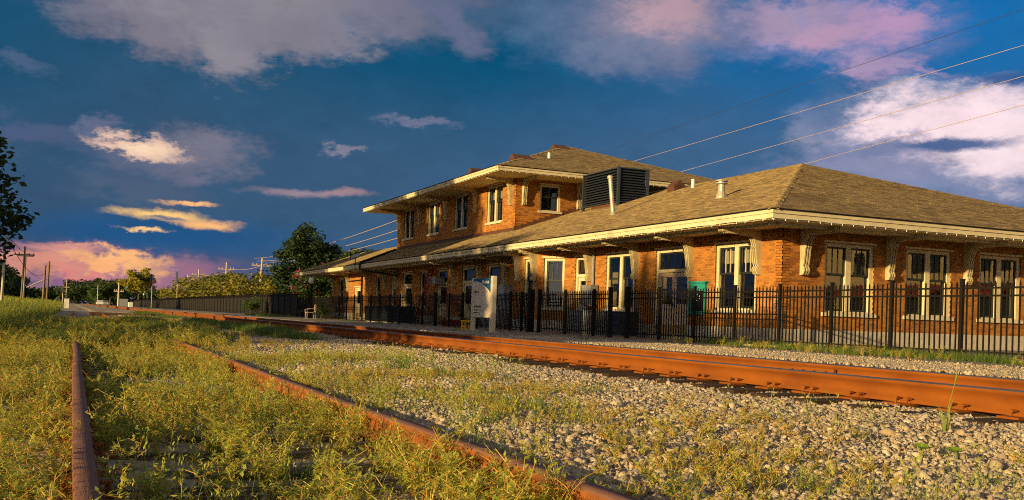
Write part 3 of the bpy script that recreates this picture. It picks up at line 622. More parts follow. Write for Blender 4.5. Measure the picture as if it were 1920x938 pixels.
deck.raw([(RXL+.1, RYF+.1, RE-.02), (RXL+.1, 21, zf(21)-.04), (RXL+.1, 26.1, RE-.02)], [(0, 1, 2)])
roof = obj('roof', deck, 'deck', dep)
UE, UX, UXL, UYF, UYB, UZR = 7.53, -41.87, -64.95, 17.73, 33.27, 10.4
UA1 = (-50.3, 25.5, UZR); UA2 = (-56.5, 25.5, UZR); usF = (UZR-UE)/(25.5-UYF); usE = (UZR-UE)/(UX-UA1[0])
ud = MB(); ud.raw([(UX, UYF, UE), (UX, UYB, UE), UA1], [(0, 1, 2)]); ud.raw([(UXL, UYF, UE), (UX, UYF, UE), UA1, UA2], [(0, 1, 2, 3)]); ud.raw([(UXL, UYB, UE), (UXL, UYF, UE), UA2], [(0, 1, 2)]); ud.raw([(UX, UYB, UE), (UXL, UYB, UE), UA2, UA1], [(0, 1, 2, 3)])
uroof = obj('upper_roof', ud, 'deck', dep)
def shingles(O, U, V, ulo, uhi, vmax, expo=.145, par=0, holes=()):
    """ulo/uhi: functions of v"""
    O, U, V = (np.array(x, float) for x in (O, U, V)); Nn = np.cross(U, V); Nn /= np.linalg.norm(Nn)
    if Nn[2] < 0: Nn = -Nn
    v = 0.0; row = 0
    while v < vmax-.02:
        a, b = ulo(v), uhi(v); u = a - random.uniform(0, .2); v1 = min(v+expo*1.25, vmax)
        while u < b:
            w = random.uniform(.2, .42); p, q = max(u, a), min(u+w, b); u += w
            if q-p < .03: continue
            SHING.append((O, U, V, Nn, p, q-.008, v, v1, random.uniform(.016, .028), random.random(), par))
        v += expo; row += 1
def slope_tri(O, U, L, apex_u, vmax): return (lambda v: apex_u*v/vmax), (lambda v: L-(L-apex_u)*v/vmax)
kF = math.hypot(1, sF); VF = np.array((0, 1, sF))/kF; VE = np.array((-1, 0, sE))/math.hypot(1, sE); kE = math.hypot(1, sE)
vmF = (25-RYF)*kF
shingles((XU, RYF, RE), (1, 0, 0), VF, lambda v: 0, lambda v: (RX-XU)-(RX-AP[0])*v/vmF, vmF)
shingles((XUL, RYF, RE), (1, 0, 0), VF, lambda v: 0, lambda v: XU-XUL, (YU-RYF)*kF)
shingles((RXL, RYF, RE), (1, 0, 0), VF, lambda v: 0, lambda v: XUL-RXL, (21-RYF)*kF)
vmE = (RX-AP[0])*kE
shingles((RX, RYF, RE), (0, 1, 0), VE, lambda v: 9.2*v/vmE, lambda v: 18.4-9.2*v/vmE, vmE)
kU = math.hypot(1, usE); vmU = (UX-UA1[0])*kU
shingles((UX, UYF, UE), (0, 1, 0), np.array((-1, 0, usE))/kU, lambda v: 7.77*v/vmU, lambda v: 15.54-7.77*v/vmU, vmU, par=1)
kUF = math.hypot(1, usF); vmUF = (25.5-UYF)*kUF
shingles((UXL, UYF, UE), (1, 0, 0), np.array((0, 1, usF))/kUF, lambda v: 8.45*v/vmUF, lambda v: 23.08-8.43*v/vmUF, vmUF, par=1)
def shg_area(s):
    O, U, V, Nn, p, q, v, v1, th, t, par = s
    if q-p < .2 or par: return 0
    c = O+U*(p+q)/2+V*v; w = CAMP-c; d = np.linalg.norm(w); return max(0, w@Nn/d)/d**2
bigs = pick(SHING, None, shg_area); sm = [MB(), MB()]; sc_cache = {}
for i, (O, U, V, Nn, p, q, v, v1, th, t, par) in enumerate(SHING):
    def corner(base): return [base+U*p+V*v-Nn*.004, base+U*q+V*v-Nn*.004, base+U*q+V*v1-Nn*.004, base+U*p+V*v1-Nn*.004, base+U*p+V*v+Nn*th, base+U*q+V*v+Nn*th, base+U*q+V*v1+Nn*.006, base+U*p+V*v1+Nn*.006]
    if i in bigs:
        w = round((q-p)/.04)*.04-.006; key = (id(U) if False else tuple(np.round(V, 3)), round(w, 3), random.randrange(3))
        if key not in sc_cache:
            m = MB(); z = np.zeros(3); hw = w/2; hv = .09
            m.hexa([z-U*hw-V*hv-Nn*.004, z+U*hw-V*hv-Nn*.004, z+U*hw+V*hv-Nn*.004, z-U*hw+V*hv-Nn*.004, z-U*hw-V*hv+Nn*.022, z+U*hw-V*hv+Nn*.022, z+U*hw+V*hv+Nn*.006, z-U*hw+V*hv+Nn*.006], random.random()); sc_cache[key] = m.mesh('shingle', 'shingle')
        obj('shingle', sc_cache[key], None, roof, tuple(O+U*(p+q)/2+V*(v+.09)))
    else: sm[par].hexa(corner(O), t)
obj('shingle_field', sm[0], 'shingle', roof, kind='stuff'); obj('shingle_field', sm[1], 'shingle', uroof, kind='stuff')
def cap(a, b, parent, w=.14):
    a, b = Vector(a), Vector(b); L_ = (b-a).length; d = (b-a)/L_; side = d.cross(Vector((0, 0, 1))).normalized(); m = MB(); n = int(L_/.16)
    for i in range(n):
        p = a+d*(L_*i/n); q = a+d*(L_*(i+1.2)/n); t = random.random()
        for s_ in (-1, 1):
            sd = side*s_*w; dn = Vector((0, 0, -.05))
            vs = [p+Vector((0, 0, .035)), p+sd+dn+Vector((0, 0, .035)), q+sd+dn+Vector((0, 0, .02)), q+Vector((0, 0, .02))]
            vs2 = [x-Vector((0, 0, .02)) for x in vs]; m.raw(vs2+vs, BF, t)
    obj('hip_cap', m, 'shingle', parent, kind='stuff')
cap((RX, RYF, RE+.01), AP, roof); cap(AP, (RX, RYB, RE), roof); cap((XU, 25, 6.667), AP, roof); cap((RXL, 21, zf(21)), (XUL, 21, zf(21)), roof)
cap((UX, UYF, UE+.01), UA1, uroof); cap(UA1, (UX, UYB, UE), uroof); cap(UA1, UA2, uroof)
cap((RXL, RYF, RE), (RXL, 21, zf(21)), roof, .06)
# eaves: fascia in two bands, drip edge, soffit
def eave(x0, x1, y0, y1, z, sides, parent):
    lo, up, dr = MB(), MB(), MB()
    h = .22
    def band(F, L0, L1):
        e = 0 if F.n[1] < -.5 else 1; q = .003*(1-2*e)
        lo.box(L0+q, L1-q, -.05, .0, z-h, z-.10, F); up.box(L0-.03+q, L1+.03-q, -.06, .03, z-.10, z-.012, F); dr.box(L0-.055+q, L1+.055-q, -.10, .055, z-.012+.001*e, z+.022+.001*e, F)
    if 'f' in sides: band(Frame((0, y0, 0), (1, 0, 0), (0, -1, 0)), x0, x1)
    if 'r' in sides: band(Frame((x1, 0, 0), (0, 1, 0), (1, 0, 0)), y0, y1)
    if 'l' in sides: band(Frame((x0, 0, 0), (0, -1, 0), (-1, 0, 0)), -y1, -y0)
    obj('fascia', lo, 'cream', parent); obj('crown_moulding', up, 'cream', parent); obj('drip_edge', dr, 'black', parent)
eave(RXL, RX, RYF, RYB, RE, 'fr', dep); eave(UXL, UX, UYF, UYB, UE, 'frl', dep)
obj('soffit', MB().box(RXL+.05, RX-.05, RYF+.05, RYB, 3.17, 3.2), 'soffit', dep); obj('soffit', MB().box(UXL+.05, UX-.05, UYF+.05, UYB, 7.28, 7.31), 'soffit', dep)
rk = MB(); rk.hexa([(RXL-.04, RYF, RE-.2), (RXL+.02, RYF, RE-.2), (RXL+.02, 21, zf(21)-.2), (RXL-.04, 21, zf(21)-.2), (RXL-.04, RYF, RE), (RXL+.02, RYF, RE), (RXL+.02, 21, zf(21)), (RXL-.04, 21, zf(21))]); obj('rake_board', rk, 'cream', dep)
# soffit beams running along the wall line and stepped flashing
for F, u0, u1, n in ((FA, RXL+.4, RX-.4, 1.0), (FB, RYF+.4, RYB, 1.0)): obj('soffit_beam', MB().box(u0, u1, n, n+.08, 3.10, 3.172, F), 'cream', dep)
fl = MB(); fl.box(XUL, XU+.02, -.02, .03, 4.5, zf(YU)+.17, FUA); obj('flashing', fl, 'brown', dep)
y = YU-.03
while y < 24.9:
    obj('step_flashing', MB().box(y, y+.32, -.02, .022, zf(y)-.1, zf(y+.32)+.16, FUB), 'brown', dep); y += .32
# roof dormer vents
def roof_vent(p, w, h, l, ax, label):
    x, y, z = p; m = MB(); t = thing('roof_vent', p, label, 'roof vent', 'roof vents')
    if ax == 'y': prof = [(x-w/2, y, z-.2), (x+w/2, y, z-.2), (x+w/2, y, z+h*.35), (x, y, z+h), (x-w/2, y, z+h*.35)]; d = (0, l, 0)
    else: prof = [(x, y-w/2, z-.2), (x, y+w/2, z-.2), (x, y+w/2, z+h*.35), (x, y, z+h), (x, y-w/2, z+h*.35)]; d = (-l, 0, 0)
    obj('vent_body', m.prism(prof, d), 'brown', t)
    lv = MB()
    for k in range(4):
        zz = z+.0+k*h*.12
        if ax == 'y': lv.box(x-w*.36, x+w*.36, y-.015, y+.01, zz, zz+.03)
        else: lv.box(x-.01, x+.015, y-w*.36, y+w*.36, zz, zz+.03)
    obj('slat', lv, 'brown', t)
ufz = lambda y: UE+usF*(y-UYF)
roof_vent((-44.6, 19.6, ufz(19.6)), .7, .4, 1.0, 'y', 'brown gabled vent on upper roof just behind the front eave corner')
roof_vent((-50.2, 19.6, ufz(19.6)), .7, .4, 1.0, 'y', 'brown gabled vent on upper roof farther left along the front eave')
roof_vent((-49.6, 24.3, ufz(24.3)), .7, .35, .8, 'y', 'low brown vent cap next to the upper roof peak')
roof_vent((-36.4, 24.1, 6.36), .62, .42, .55, 'x', 'small brown gabled vent on lower ridge by the louvred screen')
# pipes on roofs
def roof_pipe(name, p, top, r, label, mat='galv', lean=0, cap_=True):
    t = thing(name, p, label, 'vent pipe', 'roof vent pipes'); x, y, z = p
    obj('pipe', MB().lathe([(r*1.7, -.1), (r*1.5, .05), (r*1.05, top*.33), (r, top*.36), (r, top*.78)], p, 12) if cap_ else MB().tube([(x, y, z-.1), (x+lean, y, z+top)], r, 10), mat, t, smooth=False)
    if cap_:
        obj('rain_cap', MB().lathe([(r*1.1, top*.74), (r*1.75, top*.78), (r*1.75, top*.84), (r*1.2, top*.86), (r*1.2, top*.9), (r*1.8, top*.91), (r*1.7, top*.98), (r*.4, top)], p, 14), mat, t)
roof_pipe('vent_pipe', (-26.73, 19.3, 4.66), .58, .115, 'squat galvanised vent pipe with cap on the lower front roof')
roof_pipe('vent_pipe', (-34.79, 23.67, 6.2), .38, .07, 'short white vent pipe near the lower roof ridge', 'white', 0, False)
roof_pipe('vent_pipe', (-45.3, 22.0, UE+usE*(UX+45.3)), .3, .075, 'tiny white vent stub on the upper hip roof', 'white', 0, False)
t = thing('flue_pipe', (-33.98, 19.41, 4.69), 'tall leaning metal flue pipe in front of the louvred screen', 'flue pipe')
obj('pipe', MB().tube([(-33.98, 19.41, 4.6), (-34.35, 19.43, 6.2)], .085, 12), 'galv', t); obj('rain_cap', MB().tube([(-34.35, 19.43, 6.17), (-34.37, 19.43, 6.27)], .115, 12), 'galv', t); obj('base_flashing', MB().tube([(-33.96, 19.41, 4.58), (-34.0, 19.41, 4.8)], [.19, .1], 12), 'galv', t)
# louvred screen around rooftop plant
t = thing('louvred_screen', (-40, 22.2, 5.7), 'dark blue-black louvred equipment screen standing on the lower roof', 'louvre screen')
lx0, lx1, ly0, ly1, lz0, lz1 = -41.8, -38.5, 22.2, 23.72, 5.86, 7.44
for F, a, b in ((Frame((0, ly0, 0), (1, 0, 0), (0, -1, 0)), lx0, lx1), (Frame((lx1, 0, 0), (0, 1, 0), (1, 0, 0)), ly0, ly1)):
    n = 12
    for k in range(n):
        z = lz0+.08+(lz1-lz0-.16)*(k+.5)/n; h = (lz1-lz0-.16)/n
        m = MB(); m.hexa([F.P(a+.05, .0, z-h*.42), F.P(b-.05, .0, z-h*.42), F.P(b-.05, -.015, z-h*.40), F.P(a+.05, -.015, z-h*.40), F.P(a+.05, -.1, z+h*.30), F.P(b-.05, -.1, z+h*.30), F.P(b-.05, -.115, z+h*.32), F.P(a+.05, -.115, z+h*.32)]); obj('slat', m, 'louver', t)
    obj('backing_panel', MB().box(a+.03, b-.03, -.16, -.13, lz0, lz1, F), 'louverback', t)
    fm = MB(); fm.box(a, b, -.1, .012, lz1-.05, lz1, F).box(a, b, -.1, .012, lz0, lz0+.05, F); obj('rail', fm, 'louver', t)
for x, y in ((lx0, ly0), (lx1, ly0), (lx1, ly1)): obj('post', MB().box(x-.09, x+.02, y-.03, y+.09, lz0-.3, lz1+.02), 'louver', t)
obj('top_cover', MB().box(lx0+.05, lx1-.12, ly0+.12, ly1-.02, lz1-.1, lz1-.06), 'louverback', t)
obj('curb', MB().box(lx0+.8, lx1-.15, ly0+.02, ly1-.1, 5.3, lz0-.02), 'brown', t)
# string lights under the fascia
def bulbs(name, P0, P1, label, sp_=.36):
    P0, P1 = Vector(P0), Vector(P1); n = int((P1-P0).length/sp_); t = thing(name, P0, label, 'string lights', 'light strings along the eaves'); m = MB(); pth = []
    for i in range(n+1):
        p = P0+(P1-P0)*(i/n)+Vector((0, 0, random.uniform(-.012, .008))); r = .011
        m.tube([p+Vector((random.uniform(-.01, .01), 0, -.06)), p+Vector((0, 0, -.04)), p+Vector((0, 0, -.012))], [r*.4, r, r*.6], 5); pth.append(p)
    obj('bulb', m, 'bulb', t, kind='stuff'); obj('cable', MB().tube(pth, .006, 4), 'white', t)
bulbs('string_lights', (RX+.01, RYF-.03, RE-.22), (-66, RYF-.03, RE-.22), 'string of white bulbs under the long lower front eave')
bulbs('string_lights', (RX+.03, RYF, RE-.22), (RX+.03, 33, RE-.22), 'string of white bulbs under the lower end eave on the right')
bulbs('string_lights', (UX, UYF-.03, UE-.22), (UXL, UYF-.03, UE-.22), 'string of white bulbs under the upper front eave')
bulbs('string_lights', (UX+.03, UYF, UE-.22), (UX+.03, 32, UE-.22), 'string of white bulbs under the upper end eave')
# drain pipe on roof and below the eave
t = thing('drain_pipe', (-57.8, 15.7, 3.2), 'black drain pipe over the eave below the satellite dish', 'pipe')
obj('upper_run', MB().tube([(-62.4, 19.3, zf(19.3)+.06), (-57.9, 15.75, RE+.09), (-57.85, 15.68, RE-.1), (-57.8, 15.68, 3.1)], .07, 8), 'black', t); obj('lower_run', MB().tube([(-57.8, 15.68, 3.1), (-57.2, 16.0, 2.98), (-55.5, 17.3, 2.75)], .05, 8), 'black', t)
# satellite dish
t = thing('satellite_dish', (-59.2, 15.72, 3.42), 'grey satellite dish on the lower eave at the left', 'satellite dish')
dm = MB(); R_ = .36; rows = []
dn = Vector((.25, -.45, .86)).normalized(); dx = dn.cross(Vector((0, 0, 1))).normalized(); dy = dx.cross(dn); cc = Vector((-59.2, 15.72, 3.95))
ring = [[cc+dn*(-.14*(1-(r/R_)**2))+(dx*math.cos(a)+dy*math.sin(a))*r for a in np.linspace(0, 2*math.pi, 20, endpoint=False)] for r in (.001, .12, .22, .30, R_)]
vs = [v for r in ring for v in r]; dm.raw(vs+[v-dn*.02 for v in vs], [(i*20+k, i*20+(k+1) % 20, (i+1)*20+(k+1) % 20, (i+1)*20+k) for i in range(4) for k in range(20)]+[(100+i*20+k, 100+(i+1)*20+k, 100+(i+1)*20+(k+1) % 20, 100+i*20+(k+1) % 20) for i in range(4) for k in range(20)])
obj('reflector', dm, 'greybox', t, smooth=True); obj('feed_arm', MB().tube([cc-dy*.4, cc+dn*.45-dy*.15, cc+dn*.47], .018, 6), 'black', t); obj('mast', MB().tube([cc-dn*.1, cc-dn*.12-Vector((0, 0, .3)), Vector((-59.2, 15.8, 3.1))], .03, 6), 'black', t)

# conduits, boxes on the front wall
def conduit(name, path, r, label, mat='greybox'):
    o = obj(name, MB().tube(path, r, 7), mat, label=label, cat='conduit', group='wall conduits'); return o
conduit('conduit', [(-29.0+.05, 17.42, 3.15), (-28.95, 17.42, .7)], .035, 'thin grey conduit beside the double window right of the side door', 'cream')
conduit('conduit', [(-31.85, 17.42, 3.15), (-31.85, 17.42, 1.75)], .05, 'pale riser conduit above the meter box near the bay')
conduit('conduit', [(-63.6, 17.42, 2.9), (-63.6, 17.42, .2)], .06, 'dark downspout beside the sunlit left door', 'black')
conduit('conduit', [(-66.9, 17.40, 2.62), (-63.6, 17.40, 2.66)], .035, 'dark horizontal conduit above the sunlit left door', 'black')
def cabinet(name, x0, x1, y0, y1, z0, z1, mat, label, grille=0, group='grey service cabinets'):
    t = thing(name, ((x0+x1)/2, (y0+y1)/2, z0), label, 'cabinet', group)
    m = MB(); m.box(x0, x1, y0, y1, z0+.04, z1); obj('housing', m, mat, t); obj('lid', MB().box(x0-.02, x1+.02, y0-.02, y1+.02, z1, z1+.03), mat, t); obj('plinth', MB().box(x0+.03, x1-.03, y0+.03, y1-.03, z0, z0+.04), 'concrete', t)
    if grille:
        for k in range(grille):
            z = z0+.12+(z1-z0-.22)*k/grille
            obj('slat', MB().box(x0+.05, x1-.05, y0-.014, y0-.002, z, z+.022), mat, t)
            obj('slat', MB().box(x1+.002, x1+.014, y0+.05, y1-.05, z, z+.022), mat, t)
    else: obj('door', MB().box(x0+.04, x1-.04, y0-.018, y0-.002, z0+.1, z1-.05), mat, t)
cabinet('meter_cabinet', -32.2, -31.5, 17.15, 17.44, 1.0, 1.75, 'greybox', 'grey meter box on the wall below the riser conduit')
cabinet('service_cabinet', -38.3, -37.65, 16.4, 16.8, 0, 1.84, 'greybox', 'tall narrow grey cabinet behind the fence right of the sign')
cabinet('service_cabinet', -37.45, -36.95, 16.1, 16.5, 0, 1.67, 'greybox', 'white-grey cabinet beside the bay behind the fence')
cabinet('condenser', -38.2, -36.7, 15.5, 16.05, 0, .78, 'greybox', 'wide grey condenser low behind the fence at the sign', 9)
cabinet('condenser', -31.2, -29.5, 16.0, 16.8, 0, .80, 'greybox', 'grey air-conditioning condenser behind the fence near the open gate', 12)
cabinet('condenser', -28.5, -27.7, 16.2, 16.9, 0, .78, 'darkbox', 'small dark condenser seen through the open gate', 8)
for a, b, lab in ((-55.6, -53.1, 'dark storage bin behind the fence, leftmost of three'), (-52.6, -50.4, 'dark storage bin behind the fence, middle of three'), (-50.1, -48.9, 'dark storage bin behind the fence, rightmost of three')):
    cabinet('storage_bin', a, b, 15.5, 16.3, 0, .86, 'darkbox', lab, 0, 'dark storage bins')
# window AC unit, ladder, stool, toolbox, sconce
t = thing('window_air_conditioner', (-48.3, 17.3, 2.1), 'boxy white air conditioner hung in the transom above a door', 'air conditioner'); obj('housing', MB().box(-48.75, -47.85, 16.95, 17.5, 2.08, 2.46), 'greybox', t)
for k in range(6): obj('slat', MB().box(-48.7, -48.25, 16.935, 16.948, 2.12+k*.05, 2.14+k*.05), 'ink', t)
t = thing('ladder', (-48.6, 16.6, 0), 'red fibreglass ladder leaning against the brick wall', 'ladder')
for dx in (-.26, .26): obj('stile', MB().hexa([(-49.6+dx-.03, 16.55, 0), (-49.6+dx+.03, 16.55, 0), (-49.6+dx+.03, 16.63, 0), (-49.6+dx-.03, 16.63, 0), (-49.6+dx-.03, 17.32, 2.95), (-49.6+dx+.03, 17.32, 2.95), (-49.6+dx+.03, 17.40, 2.95), (-49.6+dx-.03, 17.40, 2.95)]), 'red', t)
for k in range(9):
    f = (k+.6)/9.4; obj('rung', MB().tube([(-49.86, 16.59+.77*f, 2.95*f), (-49.34, 16.59+.77*f, 2.95*f)], .02, 6), 'galv', t)
t = thing('step_stool', (-31.9, 12.6, 0), 'small yellow plastic step stool beside the sign', 'stool')
obj('seat', MB().box(-32.15, -31.75, 12.4, 12.75, .30, .35), 'yellow', t)
for dx in (-32.13, -31.81):
    for dy in (12.42, 12.69): obj('leg', MB().hexa([(dx-.01, dy-.01, 0), (dx+.05, dy-.01, 0), (dx+.05, dy+.05, 0), (dx-.01, dy+.05, 0), (dx, dy, .3), (dx+.04, dy, .3), (dx+.04, dy+.04, .3), (dx, dy+.04, .3)]), 'yellow', t)
obj('crossbar', MB().box(-32.1, -31.78, 12.41, 12.44, .12, .16), 'yellow', t)
t = thing('tool_chest', (-41.5, 15.6, 0), 'low dark red tool chest behind the fence', 'chest'); obj('chest_body', MB().box(-42.3, -40.9, 15.4, 15.9, 0, .24), 'red', t); obj('lid', MB().box(-42.33, -40.87, 15.37, 15.93, .24, .30), 'red', t); obj('handle', MB().tube([(-41.9, 15.36, .15), (-41.8, 15.3, .17), (-41.4, 15.3, .17), (-41.3, 15.36, .15)], .015, 6), 'black', t)
# teal notice case
t = thing('notice_case', (-25.2, 17.4, .76), 'teal notice case with black panel hung on the brick wall', 'notice case')
m = MB(); m.box(-25.62, -25.53, .01, .1, .78, 1.72, FA).box(-24.89, -24.8, .01, .1, .78, 1.72, FA).box(-25.53, -24.89, .01, .1, 1.5, 1.72, FA).box(-25.53, -24.89, .01, .1, .78, .88, FA); obj('case_frame', m, 'teal', t)
obj('crown', MB().box(-25.66, -24.76, .01, .13, 1.72, 1.76, FA).box(-25.70, -24.72, .01, .15, 1.76, 1.79, FA), 'teal', t); obj('panel', MB().box(-25.53, -24.89, .01, .06, .88, 1.5, FA), 'blackboard', t)
g = MB(); rr = random.Random(3)
for u, z in ((-25.38, 1.42), (-25.30, 1.38), (-25.22, 1.40), (-25.42, 1.33), (-25.30, 1.33), (-25.2, 1.345), (-25.10, 1.34), (-25.33, 1.29), (-25.19, 1.285), (-25.1, 1.27), (-25.36, 1.21), (-25.22, 1.215)):
    g.box(u-.02, u+.03*rr.random()+.01, .061, .064, z-.014, z+.014, FA)
obj('printed_marks', g, 'white', t)
# station sign
s0, s1 = np.array((-30.72, 12.26, 0)), np.array((-28.45, 12.10, 0)); su = (s1-s0)/np.linalg.norm(s1-s0); sw = np.linalg.norm(s1-s0)
FS = Frame(s0, su, (su[1], -su[0], 0))
t = thing('station_sign', tuple(s0), 'metal station sign on two posts with blue curved header', 'sign')
obj('post', MB().box(0, .13, -.06, .06, 0, 1.76, FS), 'signface', t); obj('post', MB().box(sw-.30, sw-.06, -.06, .06, 0, 1.79, FS), 'signface', t); obj('post_base', MB().box(sw-.38, sw+.02, -.16, .16, 0, .03, FS).box(-.06, .2, -.18, .18, 0, .03, FS), 'galv', t)
obj('panel', MB().box(.13, sw-.30, -.03, .03, .47, 1.74, FS), 'signface', t)
pts = [FS.P(.13+(sw-.43)*f, .031, 1.66-.02*f-.42*f**2.2) for f in np.linspace(0, 1, 14)]
obj('header', MB().prism([FS.P(.13, .031, 1.742), FS.P(sw-.30, .031, 1.742)]+pts[::-1], FS.n*.006), 'blue', t)
obj('arc_line', MB().prism([np.array(p)+np.array((0, 0, -.001)) for p in pts]+[np.array(p)-np.array((0, 0, .022)) for p in pts[::-1]], FS.n*.007), 'white', t)
text('lettering', 'AMTRAK', .135, FS.P(1.22, .041, 1.555), FS.u, FS.n, 'white', t)
obj('logo_mark', MB().prism([FS.P(1.02, .038, 1.665), FS.P(1.20, .038, 1.665), FS.P(1.13, .038, 1.545)], FS.n*.004), 'white', t)
text('lettering', 'Slidell, LA', .12, FS.P(.22, .034, 1.27), FS.u, FS.n, 'ink', t)
g = MB()
for z, n, h in ((.80, 17, .045), (.69, 12, .045), (.60, 15, .035)):
    u = .22
    for k in range(n):
        w = rr.uniform(.02, .045)
        if rr.random() > .12: g.box(u, u+w, .031, .035, z, z+h*rr.uniform(.6, 1.15), FS)
        u += w+.012
obj('small_print', g, 'ink', t)

# ------------------------------------------------------------------ fences
FY = 15.0
pk = MB(); a = .0115; pk.box(-a, a, -a, a, .05, 1.40).raw([(-a, -a, 1.40), (a, -a, 1.40), (a, a, 1.40), (-a, a, 1.40), (0, 0, 1.455)], [(0, 1, 4), (1, 2, 4), (2, 3, 4), (3, 0, 4)]); pkm = pk.mesh('picket', 'black')
ps = MB(); ps.box(-.032, .032, -.032, .032, 0, 1.47).box(-.038, .038, -.038, .038, 1.47, 1.49); psm = ps.mesh('post', 'black')
pb = MB(); pb.box(-.055, .055, -.055, .055, 0, 1.50).box(-.062, .062, -.062, .062, 1.50, 1.525); pbm = pb.mesh('post', 'black')
def fence(x0, x1, label, pitch=1.71, npk=14, big=(), y=FY, rot=0, z=0.0, name='picket_fence', slopez=0.0):
    t = thing(name, ((x0+x1)/2, y, z), label, 'fence' if name != 'gate' else 'gate', 'black picket fences' if name != 'gate' else 'open picket gates')
    n = max(1, round((x1-x0)/pitch)); L_ = x1-x0; zz = lambda x: z+slopez*(x-x0)
    for i in range(n+1):
        x = x0+L_*i/n; m = pbm if (i == 0 and 'l' in big) or (i == n and 'r' in big) else psm
        p = obj('post', m, None, t, (x, y+random.uniform(-.008, .008), zz(x))); p.rotation_euler.y = random.uniform(-.012, .018)
        if i < n:
            k = round(L_/n/(pitch/npk))
            for j in range(1, k):
                q = obj('picket', pkm, None, t, (x+L_/n*j/k, y, zz(x)+random.uniform(-.004, .004))); q.rotation_euler.y = random.uniform(-.006, .010)
    for zr_ in (.14, 1.16, 1.30): obj('rail', MB().hexa([(x0, y-.016, zz(x0)+zr_), (x1, y-.016, zz(x1)+zr_), (x1, y+.016, zz(x1)+zr_), (x0, y+.016, zz(x0)+zr_), (x0, y-.016, zz(x0)+zr_+.034), (x1, y-.016, zz(x1)+zr_+.034), (x1, y+.016, zz(x1)+zr_+.034), (x0, y+.016, zz(x0)+zr_+.034)]), 'black', t)
    return t
fence(-25.22, -25.22+1.71*12, 'long black picket fence at right in front of the depot end', big='l')
fence(-31.28, -27.3, 'short black picket fence between the two gate openings', big='l')
fence(-27.3, -26.25, 'black picket gate panel at the opening before the double window', big='r', name='gate', y=FY+.002)
fence(-42.0, -32.12, 'black picket fence behind the station sign', big='r')
fence(-33.15, -32.2, 'black picket gate leaf swung back beside the bay', big='r', name='gate', y=FY+.18)
fence(-71.9, -42.2, 'black picket fence in front of the shaded left half of the depot', big='r', npk=12)
kb = MB()
x = -19.5
while x < -5: kb.box(x, x+1.75, FY-.18, FY+.2, 0, .05+.0*x); x += 1.77
obj('fence_kerb', kb, 'concrete', label='low concrete kerb under the right end of the picket fence', cat='kerb')
# privacy fence: tall, black screen slats
t = thing('screen_fence', (-110, FY, 0), 'tall black screened fence running left from the depot', 'fence'); pv = MB(); x = -320.0; prev = None
slm = []
for k in range(4):
    m = MB(); m.box(-.075, .075, -.01, .01, .08, 1.72, tint=k/3); slm.append(m.mesh('slat', 'screen'))
i = 0; x = -72.0
far = MB()
while x > -300:
    if i < 300: obj('slat', slm[random.randrange(4)], None, t, (x, FY+random.uniform(-.004, .004), 0))
    else: far.box(x-.24, x+.24, FY-.01, FY+.01, .08, 1.72, tint=random.random())
    x -= .158 if i < 299 else .5; i += 1
obj('slat_run', far, 'screen', t, kind='stuff')
for k in range(70): obj('post', MB().box(-72-k*2.4-.035, -72-k*2.4+.035, FY-.06, FY-.012, 0, 1.86), 'black', t)
obj('rail', MB().box(-300, -72, FY-.05, FY-.012, .2, .25), 'black', t); obj('rail', MB().box(-300, -72, FY-.05, FY-.012, 1.55, 1.6), 'black', t); tp = MB()
for k in range(1200): tp.box(-72-k*.19-.012, -72-k*.19+.012, FY-.03, FY-.012, 1.6, 1.86)
obj('picket_tips', tp, 'black', t, kind='stuff')

